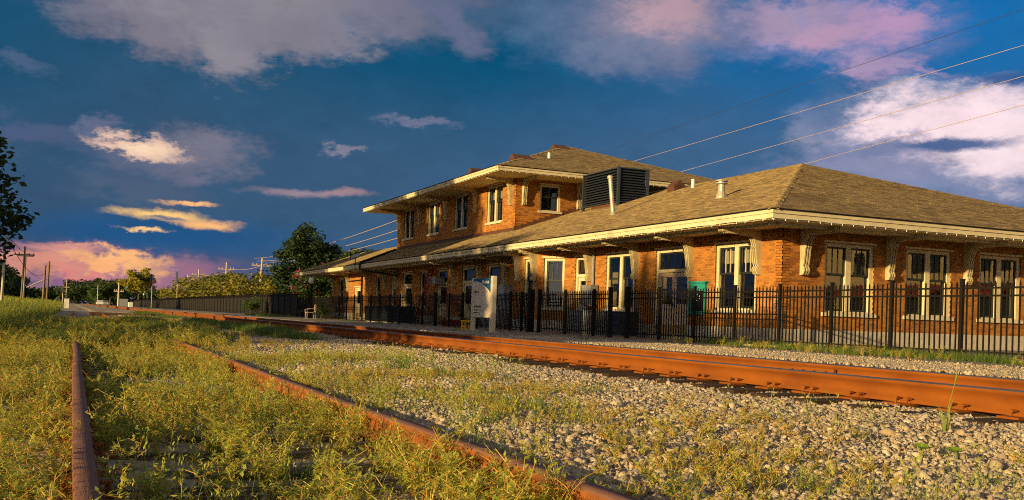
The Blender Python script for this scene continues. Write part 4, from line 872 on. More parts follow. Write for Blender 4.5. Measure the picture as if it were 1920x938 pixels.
# ------------------------------------------------------------------ plants
def rot_pts(P, rz): c, s = math.cos(rz), math.sin(rz); return np.stack([P[:, 0]*c-P[:, 1]*s, P[:, 0]*s+P[:, 1]*c, P[:, 2]], 1)
def weed_proto(seed, h, spread, nb, leaf, nleaf, open_=1.0):
    r = random.Random(seed); st = MB(); V = []; F = []; T = []
    def addleaf(p, d, up, l, w, t):
        d = d.normalized(); s = d.cross(up).normalized() if d.cross(up).length > .01 else Vector((1, 0, 0)); n = s.cross(d)
        b = len(V); V.extend([p, p+d*l*.45+s*w*.5-n*w*.12, p+d*l-n*l*.12, p+d*l*.45-s*w*.5-n*w*.12]); F.append((b, b+1, b+2, b+3)); T.extend([t]*4)
    for i in range(nb):
        a = r.uniform(0, 2*math.pi); lean = r.uniform(.1, 1)*spread; hh = h*r.uniform(.5, 1.0)
        pts = []; 
        for k in range(5):
            f = k/4; pts.append(Vector((math.cos(a)*lean*f**1.2+r.uniform(-.01, .01), math.sin(a)*lean*f**1.2+r.uniform(-.01, .01), hh*f-.01)))
        st.tube(pts, [.0024, .0021, .0017, .0013, .0008], 3, r.random(), cap=False)
        for k in range(nleaf):
            f = r.uniform(.12, 1.0)**.8; j = min(3, int(f*4)); p = pts[j].lerp(pts[j+1], f*4-j)
            if r.random() < .35:  # short side twig with leaves
                an = r.uniform(0, 6.28); tw = Vector((math.cos(an), math.sin(an), r.uniform(.3, 1.0))).normalized(); L_ = r.uniform(.03, .08)*h/.3
                st.tube([p, p+tw*L_], [.0015, .001], 3, r.random(), cap=False)
                for q in range(3):
                    an2 = r.uniform(0, 6.28); addleaf(p+tw*L_*(.4+.3*q), Vector((math.cos(an2), math.sin(an2), r.uniform(-.1, .8))), Vector((0, 0, 1)), leaf*r.uniform(.5, 1.0), leaf*r.uniform(.28, .45), r.random())
            else:
                an = r.uniform(0, 6.28); addleaf(p, Vector((math.cos(an), math.sin(an), r.uniform(-.2, .9))), Vector((r.uniform(-.3, .3), r.uniform(-.3, .3), 1)), leaf*r.uniform(.6, 1.1), leaf*r.uniform(.3, .5), r.random())
    nS = len(st.v); allV = np.array(st.v+[tuple(v) for v in V]); fs = [tuple(f) for f in st.f]+[tuple(i+nS for i in f) for f in F]
    me = bpy.data.meshes.new('weed'); me.from_pydata(allV.tolist(), [], fs); me.materials.append(MT['weedstem']); me.materials.append(MT['weed'])
    me.polygons.foreach_set('material_index', [0]*len(st.f)+[1]*len(F)); at = me.attributes.new('tint', 'FLOAT', 'POINT'); at.data.foreach_set('value', np.array(st.t+T, np.float32)); me.update()
    return me
weeds_hi = [weed_proto(s, .17+.045*(s % 3), .10, 3+s % 3, .032, 17) for s in range(6)]
weeds_lo = [weed_proto(20+s, .09+.025*(s % 3), .09, 3+s % 3, .019, 12) for s in range(5)]
def sample(n, x0, x1, y0, y1, dens):
    X = RNG.uniform(x0, x1, n); Y = RNG.uniform(y0, y1, n); k = RNG.random(n) < dens(X, Y); return X[k], Y[k]
def place(name, sets, protos, label, cat, zf_=bed_z, tilt=.15):
    P = []; R_ = []; Sc = []; I = []
    for X, Y, s0_, s1_, i0, i1 in sets:
        n = len(X); P.append(np.stack([X, Y, zf_(X, Y)-.005], 1)); R_.append(np.stack([RNG.normal(0, tilt, n), RNG.normal(0, tilt, n), RNG.uniform(0, 6.28, n)], 1)); Sc.append(RNG.uniform(s0_, s1_, n)); I.append(RNG.integers(i0, i1, n))
    return scatter(name, np.concatenate(P), np.concatenate(R_), np.concatenate(Sc), np.concatenate(I), protos, label, cat)
offrail = lambda Y: np.clip(np.minimum(np.abs(Y-.075), np.abs(Y-1.585))/.055, 0, 1)**3
clump = lambda X, Y, s=1.3: np.clip((vnoise(X*s+5, Y*s+1)-.28)*2.2, 0, 1)
near = lambda X, Y: np.clip((np.hypot(X, Y)-2.0)/1.0, 0, 1)
# left of the siding, between its rails, and thinning out over the ballast to the right
W = []
X, Y = sample(5200, -15, -2.0, -2.2, 0, lambda X, Y: (0.2+clump(X, Y))*offrail(Y)*near(X, Y)*.34); W.append((X, Y, .55, 1.15, 0, 6))
X, Y = sample(5200, -15, -2.2, .1, 1.55, lambda X, Y: (0.04+clump(X, Y))*offrail(Y)*near(X, Y)*np.clip(.09+(-X-2.5)*.045, .09, .32)); W.append((X, Y, .5, 1.05, 0, 6))
X, Y = sample(11000, -15, -2.2, 1.6, 4.9, lambda X, Y: clump(X, Y, 1.1)*np.clip((4.8-.0*X-Y)/1.6, 0, 1)*offrail(Y)*np.clip(1.25-.11*(X+15), .5, 1)*.7); W.append((X, Y, .6, 1.2, 6, 11))
X, Y = sample(2600, -15, -2.2, 1.65, 3.6, lambda X, Y: clump(X+9, Y, .9)*np.clip((3.4-Y)/1.2, 0, 1)*.25); W.append((X, Y, .45, .8, 0, 6))
X, Y = sample(9000, -38, -15, -2.4, 3.1, lambda X, Y: (.35+clump(X, Y, .8))*np.clip((3.0-Y)/.8, 0, 1)*.55); W.append((X, Y, .8, 1.5, 0, 6))
X, Y = sample(2500, -34, -15, 2.8, 4.4, lambda X, Y: clump(X, Y, .8)*np.clip((4.2-Y), 0, 1)*.5); W.append((X, Y, .8, 1.4, 6, 11))
X, Y = sample(190, -7.5, -2.3, -1.3, 1.4, lambda X, Y: clump(X+2, Y+7, 1.6)*offrail(Y)); W.append((X, Y, .75, 1.3, 0, 6))
X, Y = sample(330, -13, -2.4, 1.28, 1.54, lambda X, Y: clump(X+4, Y, 1.2)); W.append((X, Y, .65, 1.15, 0, 6))
place('weeds', W, weeds_hi+weeds_lo, 'low yellow-green weeds with reddish stems over the siding', 'weeds')
def grass_proto(seed, n, h, w, spread, mat, seedhead=False):
    r = random.Random(seed); V = []; F = []; T = []
    for i in range(n):
        a = r.uniform(0, 6.28); rr_ = spread*math.sqrt(r.random()); b = Vector((math.cos(a)*rr_, math.sin(a)*rr_, 0)); d = r.uniform(0, 6.28); ln = r.uniform(.1, .55)*h; hh = h*r.uniform(.5, 1.0); s = Vector((-math.sin(d), math.cos(d), 0)); t = r.random(); k0 = len(V)
        for k in range(4):
            f = k/3; c = b+Vector((math.cos(d), math.sin(d), 0))*ln*f**2+Vector((0, 0, hh*(f-.18*f*f))); ww = w*(1-f*.92)*.5; V.extend([c-s*ww, c+s*ww]); T.extend([t, t])
        for k in range(3): F.append((k0+2*k, k0+2*k+1, k0+2*k+3, k0+2*k+2))
        if seedhead and r.random() < .4:
            for q in range(7):
                p = c+Vector((r.uniform(-.02, .02), r.uniform(-.02, .02), r.uniform(-.12, .03))); k1 = len(V); V.extend([p, p+Vector((r.uniform(-.015, .015), r.uniform(-.008, .008), .015)), p+Vector((r.uniform(-.012, .012), r.uniform(-.012, .012), .03)), p+Vector((.004, .004, .012))]); T.extend([.05]*4); F.append((k1, k1+1, k1+2, k1+3))
    me = npmesh('grass_tuft', np.array([tuple(v) for v in V]), np.array(F), np.array(T), [mat]); return me
gt = [grass_proto(i, 34, .95, .012, .22, 'drygrass', True) for i in range(5)]
gg = [grass_proto(50+i, 40, .26, .009, .16, 'grass') for i in range(5)]
gd = [grass_proto(80+i, 7, .34, .004, .10, 'drygrass', True) for i in range(4)]
G = []
X, Y = sample(9500, -42, -17, -8, -1.2, lambda X, Y: np.clip((-1.2-Y)/.7, 0, 1)*np.clip((-17-X)/4, 0, 1)*(.4+clump(X, Y, .6))*.8); G.append((X, Y, .55, 1.0, 0, 5))
X, Y = sample(5200, -95, -42, -9, -1.0, lambda X, Y: (.5+clump(X, Y, .5))); G.append((X, Y, .75, 1.2, 0, 5))
place('tall_grass', G, gt, 'tall seeding grass on the bank left of the siding', 'grass', bank_z, .08)
G = []
X, Y = sample(5200, -75, -20, 3.2, 5.0, lambda X, Y: np.clip(1-np.abs(Y-(4.35+.0*X))/.55, 0, 1)*np.clip((vnoise(X*.16+1, Y*0+2)-.15)*3, 0, 1)); G.append((X, Y, .7, 1.3, 0, 5))
X, Y = sample(4200, -40, -17, -1.8, 2.6, lambda X, Y: (.25+clump(X, Y, .7))*.8); G.append((X, Y, .7, 1.5, 0, 5))
X, Y = sample(900, -15, -2.5, -2.2, 4.0, lambda X, Y: clump(X+3, Y, .9)*.3*offrail(Y)); G.append((X, Y, .4, .8, 0, 5))
X, Y = sample(4200, -14, -2.3, -2.2, 4.6, lambda X, Y: clump(X+13, Y+4, .8)*.5*offrail(Y)); G.append((X, Y, .35, .8, 5, 9))
place('green_grass', G, gg+gd, 'short green grass growing between the two tracks', 'grass')
G = []
flat = lambda X, Y: np.zeros_like(X)+.005
X, Y = sample(1900, -19.6, -5, 13.2, 14.75, lambda X, Y: np.clip((Y-13.1-.9*vnoise(X*.9, Y*0)), 0, 1)*np.clip((X+19.6)/1.5, 0.15, 1)*(.2+clump(X, Y, .8))); G.append((X, Y, .35, .85, 0, 5))
X, Y = sample(420, -62, -20, 11.0, 14.8, lambda X, Y: (vnoise(X*.8, Y*1.2) > .72)*1.); G.append((X, Y, .25, .6, 0, 5))
X, Y = sample(500, -84, -70, 12.4, 14.6, lambda X, Y: clump(X, Y, .5)); G.append((X, Y, .5, 1.0, 0, 5))
X, Y = sample(200, -22, -8, 14.85, 15.15, lambda X, Y: clump(X, Y, 1.5)); G.append((X, Y, .6, 1.2, 0, 5))
X, Y = sample(330, -21, -5, 13.3, 15.1, lambda X, Y: clump(X, Y, 1.2)); G.append((X, Y, .5, 1.1, 5, 11))
place('fence_grass', G, gg+weeds_hi, 'green grass and weeds along the foot of the picket fence', 'grass', flat)
# ballast stones
def rock(seed):
    r = np.random.default_rng(seed)
    v = np.array([(x, y, z) for z in (-1, 1) for x, y in ((-1, -1), (1, -1), (1, 1), (-1, 1))], float)*.5
    v = v*(1+r.uniform(-.42, .12, (8, 3)))*np.array([1.15, r.uniform(.55, .95), r.uniform(.35, .75)]); v[4:, :2] = v[4:, :2]*r.uniform(.45, .9)+r.uniform(-.12, .12, 2)
    v = np.concatenate([v, [[v[4:, 0].mean()+r.uniform(-.1, .1), v[4:, 1].mean()+r.uniform(-.1, .1), v[4:, 2].max()*r.uniform(1.0, 1.3)]], [[v[[1, 2, 5, 6], 0].max()*r.uniform(1, 1.25), 0, r.uniform(-.1, .1)]]])
    f = [(0, 2, 1), (0, 3, 2), (0, 1, 5), (0, 5, 4), (2, 3, 7), (2, 7, 6), (3, 0, 4), (3, 4, 7), (4, 5, 8), (5, 6, 8), (6, 7, 8), (7, 4, 8), (1, 2, 9), (2, 6, 9), (6, 5, 9), (5, 1, 9)]
    return npmesh('stone', v, np.array(f), np.full(10, r.random()), ['rock'])
rocks = [rock(i) for i in range(12)]
RS = []
def rk_(n, x0, x1, y0, y1, a, b, dens=None):
    X, Y = sample(n, x0, x1, y0, y1, dens or (lambda X, Y: np.ones_like(X))); RS.append((X, Y, a, b, 0, 12))
tiegap = lambda X, Y: (np.abs(((X+1.0) % .53)-.0) > .14)*1.
rk_(76000, -12, -1.5, 1.68, 5.84, .011, .034); rk_(24000, -30, -12, 2.2, 5.84, .025, .055); rk_(9000, -75, -30, 2.4, 5.84, .06, .12)
rk_(7000, -12, -1.5, 1.72, 5.84, .034, .056); rk_(350, -12, -1.5, 1.72, 5.84, .056, .085); rk_(3500, -12, -2, -2.0, 1.6, .02, .06, lambda X, Y: offrail(Y)*clump(X, Y, 1.2)); rk_(2500, -40, -3, 6.12, 7.4, .04, .08); rk_(6000, -40, -3, 7.62, 9.9, .035, .075)
rk_(22000, -28, -3, 9.3, 13.1, .015, .04, lambda X, Y: np.clip((13.2-Y)/1.2, 0, 1)*np.clip((X+26)/8, 0, 1))
bz2 = lambda X, Y: np.where(Y > 9.7, .016, bed_z(X, Y)+.008)
place('ballast_stones', RS, rocks, 'pale crushed stone ballast between and beside the tracks', 'gravel', bz2, .9)
# single plants that stand out
gx, gy = -4.3, 4.76; t = thing('grass_stalk', (gx, gy, -.13), 'tall single grass stalk in front of the main rail at right', 'plant')
obj('stem', MB().tube([(gx, gy, -.15), (gx+.01, gy+.01, .05), (gx+.03, gy+.035, .20)], [.004, .003, .002], 5), 'drygrass', t); obj('seed_head', MB().tube([(gx+.03, gy+.035, .19), (gx+.035, gy+.04, .23), (gx+.04, gy+.045, .29)], [.002, .006, .001], 6), 'drygrass', t)
for k in range(7):
    a_ = k*.9; ca, sa_ = math.cos(a_), math.sin(a_); w_ = .004
    obj('blade', MB().raw([(gx-sa_*w_, gy+ca*w_, -.15), (gx+sa_*w_, gy-ca*w_, -.15), (gx+.04*ca+sa_*w_, gy+.04*sa_-ca*w_, .0+.02*(k % 3)), (gx+.04*ca-sa_*w_, gy+.04*sa_+ca*w_, .0+.02*(k % 3)), (gx+.10*ca, gy+.10*sa_, .06+.03*(k % 3))], [(0, 1, 2, 3), (3, 2, 4)]), 'drygrass', t)
for (px, py, sc_, lab) in ((-3.62, 3.86, 1.0, 'left of the two round-leaved seedlings in the gravel at bottom right'), (-3.50, 3.95, .9, 'right of the two round-leaved seedlings in the gravel at bottom right')):
    t = thing('seedling', (px, py, -.2), lab, 'plant', 'round-leaved seedlings'); z = float(bed_z(px, py))+.05
    obj('stem', MB().tube([(px, py, z-.06), (px, py, z+.01)], .003, 5), 'clover', t)
    for k in range(3):
        a_ = k*2.09+.4; d = Vector((math.cos(a_), math.sin(a_), .35)).normalized(); s = d.cross(Vector((0, 0, 1))).normalized(); R1 = .035*sc_; c = Vector((px, py, z))+d*R1
        ringp = [c+(d*math.cos(q)+s*math.sin(q))*R1*(1-.18*max(0, math.cos(q))**8) for q in np.linspace(0, 2*math.pi, 14, endpoint=False)]
        obj('leaf', MB().raw([c+Vector((0, 0, -.006))]+ringp, [(0, 1+i, 1+(i+1) % 14) for i in range(14)]), 'clover', t)

def tree_meshes(seed, H, crown_c, crown_r, nleaf, leaf, lm, nclump=26, trunk_r=.18, clump_r=.33, flowers=0):
    r = np.random.default_rng(seed); cc = np.array(crown_c, float); cr = np.array(crown_r, float)
    u = r.normal(size=(nclump, 3)); u /= np.linalg.norm(u, axis=1)[:, None]; C = cc+u*cr*(r.random((nclump, 1))**.4)*.82
    C[:, 2] = np.maximum(C[:, 2], cc[2]-cr[2]*.85); rad_ = clump_r*cr.mean()*r.uniform(.55, 1.15, nclump)
    w = rad_**2; k = r.choice(nclump, nleaf, p=w/w.sum()); d = r.normal(size=(nleaf, 3)); d /= np.linalg.norm(d, axis=1)[:, None]
    P = C[k]+d*rad_[k][:, None]*(r.random((nleaf, 1))**.45)*np.array([1.15, 1.15, .8])
    a = r.normal(size=(nleaf, 3)); a /= np.linalg.norm(a, axis=1)[:, None]; a[:, 2] *= .6
    b = np.cross(a, d+r.normal(0, .6, (nleaf, 3))); b /= np.linalg.norm(b, axis=1)[:, None]+1e-9
    s = leaf*r.uniform(.6, 1.3, (nleaf, 1)); V = np.stack([P-a*s*.5, P+b*s*.28, P+a*s*.5, P-b*s*.28], 1).reshape(-1, 3); F = np.arange(nleaf*4).reshape(-1, 4)
    tint = np.repeat(np.clip(.5+.35*(r.random(nclump)[k]-.5)*2+.2*r.normal(size=nleaf), 0, 1), 4)
    crown = npmesh('crown', V, F, tint, [lm])
    m = MB(); base = np.array((0, 0, -.1)); top = cc*np.array((.6, .6, .9)); m.tube([base, top*.35+np.array((r.normal()*.1, r.normal()*.1, 0)), top*.7, top], [trunk_r*1.25, trunk_r, trunk_r*.7, trunk_r*.35], 8)
    for c in C[:14]:
        st_ = top*r.uniform(.45, .95); m.tube([st_, (st_+c)/2+np.array((0, 0, .1*cr[2])), c], [trunk_r*.35, trunk_r*.2, trunk_r*.06], 5)
    fl = None
    if flowers:
        kk = r.choice(nclump, flowers); Q = C[kk]+np.array((0.15, -.55, .3))*rad_[kk][:, None]*1.25; n2 = 20; QQ = np.repeat(Q, n2, 0)+r.normal(0, .15, (flowers*n2, 3)); a2 = r.normal(size=QQ.shape)*.08; b2 = r.normal(size=QQ.shape)*.08
        fl = npmesh('blossom', np.stack([QQ-a2, QQ+b2, QQ+a2, QQ-b2], 1).reshape(-1, 3), np.arange(len(QQ)*4).reshape(-1, 4), r.random(len(QQ)*4), ['blossom'])
    return crown, m.mesh('trunk', 'bark', True), fl
def plant_tree(ms, loc, label, rz=0, sc=1.0, name='tree', group=None, cat='tree', sz=None):
    t = thing(name, loc, label, cat, group); t.rotation_euler.z = rz; t.scale = (sc, sc, sz or sc)
    for nm, me in (('crown', ms[0]), ('trunk', ms[1]), ('blossom', ms[2])):
        if me is not None: o = bpy.data.objects.new(nm, me); COL.objects.link(o); o.parent = t
    return t
# tree at the left edge of the picture, its shade falls across the siding
tL = tree_meshes(1, 4.5, (0, 0, 2.75), (2.6, 2.6, 2.1), 24000, .15, 'leafdark', 90, .14, .25)
plant_tree(tL, (-20.0, -2.75, -.15), 'dark leafy tree overhanging the left edge of the picture', .5)
tS = [tree_meshes(10+i, 10, (0, 0, 7.0), (4.6, 4.6, 3.0), 11000, .52, 'leafgreen', 44, .25, .34) for i in range(2)]+[tree_meshes(14, 10, (0, 0, 8.1), (4.4, 4.0, 1.7), 3600, .46, 'leafgreen', 26, .25, .4)]
for i, (x, H, lab) in enumerate(((-8.6, 9.3, 'first'), (-12.6, 10.9, 'second'), (-20.6, 11.2, 'third'), (-24.5, 12.3, 'fourth'), (-29, 13.0, 'fifth'), (-36, 17.5, 'sixth'), (-43.5, 18.5, 'seventh'), (-56.5, 15.0, 'eighth'), (-64, 15.2, 'ninth'))):
    plant_tree(tS[2 if i == 0 else i % 2], (x, -25, 0), lab+' of the leafy trees in a row outside the left edge of the picture', i*1.3, (.78, .72)[i] if i < 2 else 1.0, group='trees in a row left of the picture', sz=H/10)
# blossoming tree and hedge row beyond the left end of the depot
tB = tree_meshes(30, 9.6, (0, 0, 5.0), (3.9, 3.8, 5.3), 15000, .40, 'leafdark', 110, .25, .25)
plant_tree(tB, (-103, 22, 0), 'tall dark evergreen tree left of the depot', .3)
tC = tree_meshes(31, 5, (0, 0, 3.0), (4.4, 4.4, 2.4), 8000, .3, 'leafgreen', 40, .14, .3, 15)
plant_tree(tC, (-90, 21.5, 0), 'crape myrtle with pink blossoms beside the depot eave', 0)
tC2 = tree_meshes(32, 5, (0, 0, 2.9), (4.4, 4.4, 2.5), 6000, .3, 'leafmid', 36, .14, .3)
plant_tree(tC2, (-83, 25.5, 0), 'olive crape myrtle showing behind the end of the depot', 2.2)
hm = [tree_meshes(40+i, 6, (0, 0, 3.3), (7.5, 7.5, 3.2), 5200, .5, 'leafmid', 34, .2, .32) for i in range(2)]
for i, (x, y, s_, lab) in enumerate(((-146, 24, .95, 'nearest olive hedge tree above the screened fence'), (-164, 24, 1.05, 'second olive hedge tree above the screened fence'), (-186, 25, 1.12, 'third olive hedge tree above the screened fence'), (-212, 25, 1.15, 'fourth olive hedge tree above the screened fence'), (-242, 26, 1.1, 'farthest olive hedge tree above the screened fence'))):
    plant_tree(hm[i % 2], (x, y, 0), lab, i*1.1, s_, 'hedge_tree', 'olive hedge trees behind the screened fence')
tY = tree_meshes(50, 17, (0, 0, 9.5), (7.5, 7.5, 7.2), 6500, .85, 'leafyel', 40, .4, .27)
plant_tree(tY, (-400, 23, 0), 'bright yellow-green tree catching the low sun near the crossing', .4)
fm_ = [tree_meshes(60+i, 10, (0, 0, 5.0), (7, 7, 5.4), 4200, .8, 'leafgreen', 26, .35, .33) for i in range(2)]
fd_ = [tree_meshes(70+i, 10, (0, 0, 5.0), (7, 7, 5.4), 4200, .8, 'leafdark', 26, .35, .33) for i in range(2)]
FT = [(-150, 40, 1.05, 1, 'dark tree behind the hedge left of the evergreen'), (-128, 44, .95, 1, 'dark tree between the evergreen and the depot roof'), (-190, 48, 1.25, 1, 'dark tree behind the leaning utility pole'), (-330, 55, 1.4, 1, 'dark tree beneath the distant cross-arm poles'), (-420, 60, 1.5, 1, 'dark tree under the farthest cross-arm poles'),
      (-430, 14, 1.15, 0, 'green tree left of the bright yellow-green tree'), (-480, 16, 1.2, 0, 'green tree two along from the yellow-green tree'), (-540, 15, 1.3, 0, 'small green tree near the far crossing'), (-600, 12, 1.5, 1, 'distant tree right of the vanishing rails'),
      (-780, 3, 2.0, 1, 'dark clump of trees where the tracks vanish'), (-820, 18, 1.8, 1, 'farthest tree right of where the tracks vanish'),
      (-118, -9.5, .50, 0, 'low green tree behind the tall grass at far left'), (-150, -13.5, .78, 1, 'dark green tree behind the leftmost utility pole'), (-190, -13.5, .80, 1, 'dark green tree between the left utility poles'), (-240, -14, .8, 1, 'dark green tree right of the paired brown poles'), (-300, -16, .9, 1, 'distant dark tree left of the vanishing rails'), (-380, -20, 1.1, 1, 'farthest dark tree left of the vanishing rails')]
for i, (x, y, s_, dk, lab) in enumerate(FT): plant_tree((fd_ if dk else fm_)[i % 2], (x, y, -.2), lab, i*.9, s_, group='background trees')
r_ = np.random.default_rng(5); n_ = 9000; Yw = r_.uniform(-260, 420, n_); hmax = 9+5*vnoise(Yw*.045, Yw*0+3)+3*vnoise(Yw*.2, Yw*0+8); Pw = np.stack([-880+r_.normal(0, 8, n_), Yw, hmax*r_.random(n_)**.7], 1); a_ = r_.normal(size=(n_, 3))*1.3; b_ = r_.normal(size=(n_, 3))*1.3
tag(link(bpy.data.objects.new('far_wood', npmesh('far_wood', np.stack([Pw-a_, Pw+b_, Pw+a_, Pw-b_], 1).reshape(-1, 3), np.arange(n_*4).reshape(-1, 4), np.repeat(r_.random(n_), 4), ['leafdark']))), 'far band of dark woodland along the horizon', 'wood', kind='stuff')
# shrub by the chair
sb = tree_meshes(90, 1, (0, 0, .55), (1.0, .8, .55), 900, .13, 'leafgreen', 14, .03, .4)
plant_tree(sb, (-84, 13.8, 0), 'low green shrub at the foot of the screened fence', 0, 1.5, 'shrub', None, 'shrub'); plant_tree(sb, (-57.5, 13.4, 0), 'small weedy bush on the platform edge', 1, .55, 'shrub', None, 'shrub', .9)

# ------------------------------------------------------------------ poles, wires, lamps
def pole(name, x, y, h, r, label, mat, arms=(), lean=(0, 0), z=0, group='utility poles', ins=True):
    t = thing(name, (x, y, z), label, 'utility pole', group); P = lambda f: (x+lean[0]*f, y+lean[1]*f, z-.3+(h+.3)*f)
    obj('shaft', MB().tube([P(0), P(.5), P(1)], [r, r*.85, r*.7], 8), mat, t)
    for zz, L_, ax in arms:
        f = zz/h; c = P(f); d = (0, 1) if ax == 'y' else (1, 0); m = MB(); hx, hy = (L_/2 if d[0] else r*.5), (L_/2 if d[1] else r*.5); m.box(c[0]-hx, c[0]+hx, c[1]-hy, c[1]+hy, c[2]-r*.5, c[2]+r*.5); a_ = obj('crossarm', m, mat, t)
        if ins:
            for s_ in (-.9, -.5, .5, .9): obj('insulator', MB().lathe([(r*.3, 0), (r*.4, r*.5), (r*.25, r), (r*.35, r*1.5)], (c[0]+d[0]*L_/2*s_, c[1]+d[1]*L_/2*s_, c[2]+r*.5), 6), mat, a_)
    return t
for i, (x, zt, lab) in enumerate(((-177.7, 9.6, 'pale leaning utility pole beside the dark evergreen'), (-218.8, 10.3, 'pale cross-arm pole, first left of the leaning pole'), (-269.7, 10.4, 'pale cross-arm pole, second left of the leaning pole'), (-297, 9.7, 'pale cross-arm pole, third left of the leaning pole'), (-328.6, 9.7, 'pale cross-arm pole, fourth left of the leaning pole'))):
    pole('utility_pole', x, 30, zt, .22, lab, 'palepole', ((zt*.86, 3.4, 'y'),), (-.0, .5 if i == 0 else 0))
pole('utility_pole', -40, -2.35, 3.3, .055, 'thin pale pole rising from the grass at far left', 'palepole', (), (0, .08), .0); 
pole('utility_pole', -70, -3.0, 4.0, .07, 'dark utility pole with cross-arm at far left', 'pole', ((3.5, 1.2, 'y'),), (0, .12))
pole('utility_pole', -75, -3.1, 3.7, .075, 'tan utility pole right of the dark one at far left', 'palepole', ((3.6, 1.0, 'y'),), (0, .08))
pole('utility_pole', -80, -2.0, 3.2, .10, 'left of the paired brown poles with a slanted brace', 'pole', (), (0, .10), 0); pole('utility_pole', -80, -1.75, 3.5, .09, 'right of the paired brown poles', 'pole', (), (0, .10), 0)
obj('pole_brace', MB().tube([(-80, -3.1, 1.5), (-80, -1.8, 2.2)], .05, 6), 'palepole', label='pale slanted brace against the paired brown poles', cat='pole brace')
for i, (x, y, h, lab) in enumerate(((-250, -1.35, 5.9, 'slender far mast left of the vanishing rails'), (-240, -2.0, 4.4, 'short far mast beside the slender one'))): pole('utility_pole', x, y, h, .12, lab, 'palepole', ((h*.7, 1.2, 'y'),))
pole('signal_mast', -278, 11, 6.3, .28, 'pale signal mast beside the grey equipment hut', 'palepole', ((4.0, 2.4, 'y'),), group=None); 
pole('utility_pole', -420, 9, 8, .2, 'distant pole above the parked cars', 'palepole', ())
def cable(name, pts, r, label, mat='wire', sag=0.0):
    a, b = Vector(pts[0]), Vector(pts[1]); P = [a.lerp(b, f)-Vector((0, 0, sag*4*f*(1-f))) for f in np.linspace(0, 1, 14)]
    obj(name, MB().tube(P, r, 5), mat, label=label, cat='wire', group='overhead wires')
def ext(p, q, f): p, q = Vector(p), Vector(q); return tuple(p+(q-p)*f)
for i, (p, q, lab) in enumerate((((-32.21, 40, 15.66), (-72.14, 40, 14.59), 'topmost of the four overhead wires at upper right'), ((-32.16, 40, 13.97), (-66.92, 40, 13.14), 'second from top of the four overhead wires at upper right'), ((-32.13, 40, 12.51), (-59.81, 40, 11.51), 'third from top of the four overhead wires at upper right'), ((-32.09, 40, 11.16), (-47.49, 40, 10.32), 'lowest of the four overhead wires at upper right'))):
    cable('overhead_wire', (ext(p, q, -.7), ext(p, q, 1.6)), .015 if i else .012, lab, 'wiredark' if i == 0 else 'wire', .0)
for i, (p, q, lab) in enumerate((((-60, 24, 8.9), (-177, 29, 9.4), 'upper wire from the upper storey to the leaning pole'), ((-61, 24, 7.95), (-178, 29.6, 9.0), 'middle wire from the upper storey to the leaning pole'), ((-61, 24, 7.2), (-178, 30.4, 8.9), 'lower wire from the upper storey to the leaning pole'))): cable('overhead_wire', (p, q), .028, lab, 'wire', 1.0)
for i in range(4): cable('overhead_wire', ((-177.7-[0, 41.1, 92, 119.3][i], 31.2, 8.6+.25*i), (-177.7-[41.1, 92, 119.3, 150.9][i], 31.2, 8.9)), .04, ['wire between the leaning pole and the next pole', 'wire between the first and second cross-arm poles', 'wire between the second and third cross-arm poles', 'wire between the third and fourth cross-arm poles'][i], 'wire', .5)
cable('overhead_wire', ((-22, -2.6, 4.6), (-70, -2.4, 3.5)), .012, 'dark wire sagging from the left tree to the dark pole', 'wiredark', .9); cable('overhead_wire', ((-40, -2.3, 2.9), (-80, -1.9, 2.6)), .012, 'dark wire sagging low past the left poles', 'wiredark', .7)
cable('overhead_wire', ((-250, -1.3, 5.6), (-277, 11, 6.2)), .03, 'faint wire crossing high over the far tracks', 'wire', .3)
def lamp(x, y, h, label):
    t = thing('street_lamp', (x, y, 0), label, 'street lamp', 'black globe street lamps'); obj('post', MB().lathe([(.16, 0), (.15, .35), (.075, .5), (.06, h*.5), (.055, h-.62), (.11, h-.6), (.11, h-.52)], (x, y, 0), 10), 'black', t); obj('globe', MB().lathe([(.10, h-.52), (.2, h-.40), (.22, h-.25), (.15, h-.10), (.06, h-.04)], (x, y, 0), 12), 'lampglass', t, smooth=True); obj('finial', MB().lathe([(.09, h-.05), (.05, h), (.012, h+.1)], (x, y, 0), 8), 'black', t)
lamp(-70.4, 15.6, 2.95, 'black street lamp with globe at the left end of the depot'); lamp(-255, 15.8, 3.4, 'distant black street lamp past the screened fence')
# garden chair
t = thing('metal_chair', (-60, 13.3, 0), 'pinkish metal armchair on the platform left of the depot', 'chair')
cx, cy = -60.0, 13.3
obj('seat', MB().box(cx-.28, cx+.28, cy-.27, cy+.27, .38, .42), 'chairmetal', t)
arc = [(cx+.26*math.cos(a_), cy+.27, .62+.30*math.sin(a_)) for a_ in np.linspace(-.9, math.pi+.9, 12)]; obj('backrest', MB().prism(arc, (0, .03, 0)), 'chairmetal', t)
for dx in (-.26, .26):
    for dy in (-.25, .25): obj('leg', MB().tube([(cx+dx, cy+dy, 0), (cx+dx*.95, cy+dy, .4)], .02, 6), 'chairmetal', t)
    obj('armrest', MB().tube([(cx+dx*1.1, cy+.27, .64), (cx+dx*1.15, cy-.05, .62), (cx+dx*1.15, cy-.27, .58), (cx+dx*1.05, cy-.26, .38)], .022, 6), 'chairmetal', t)
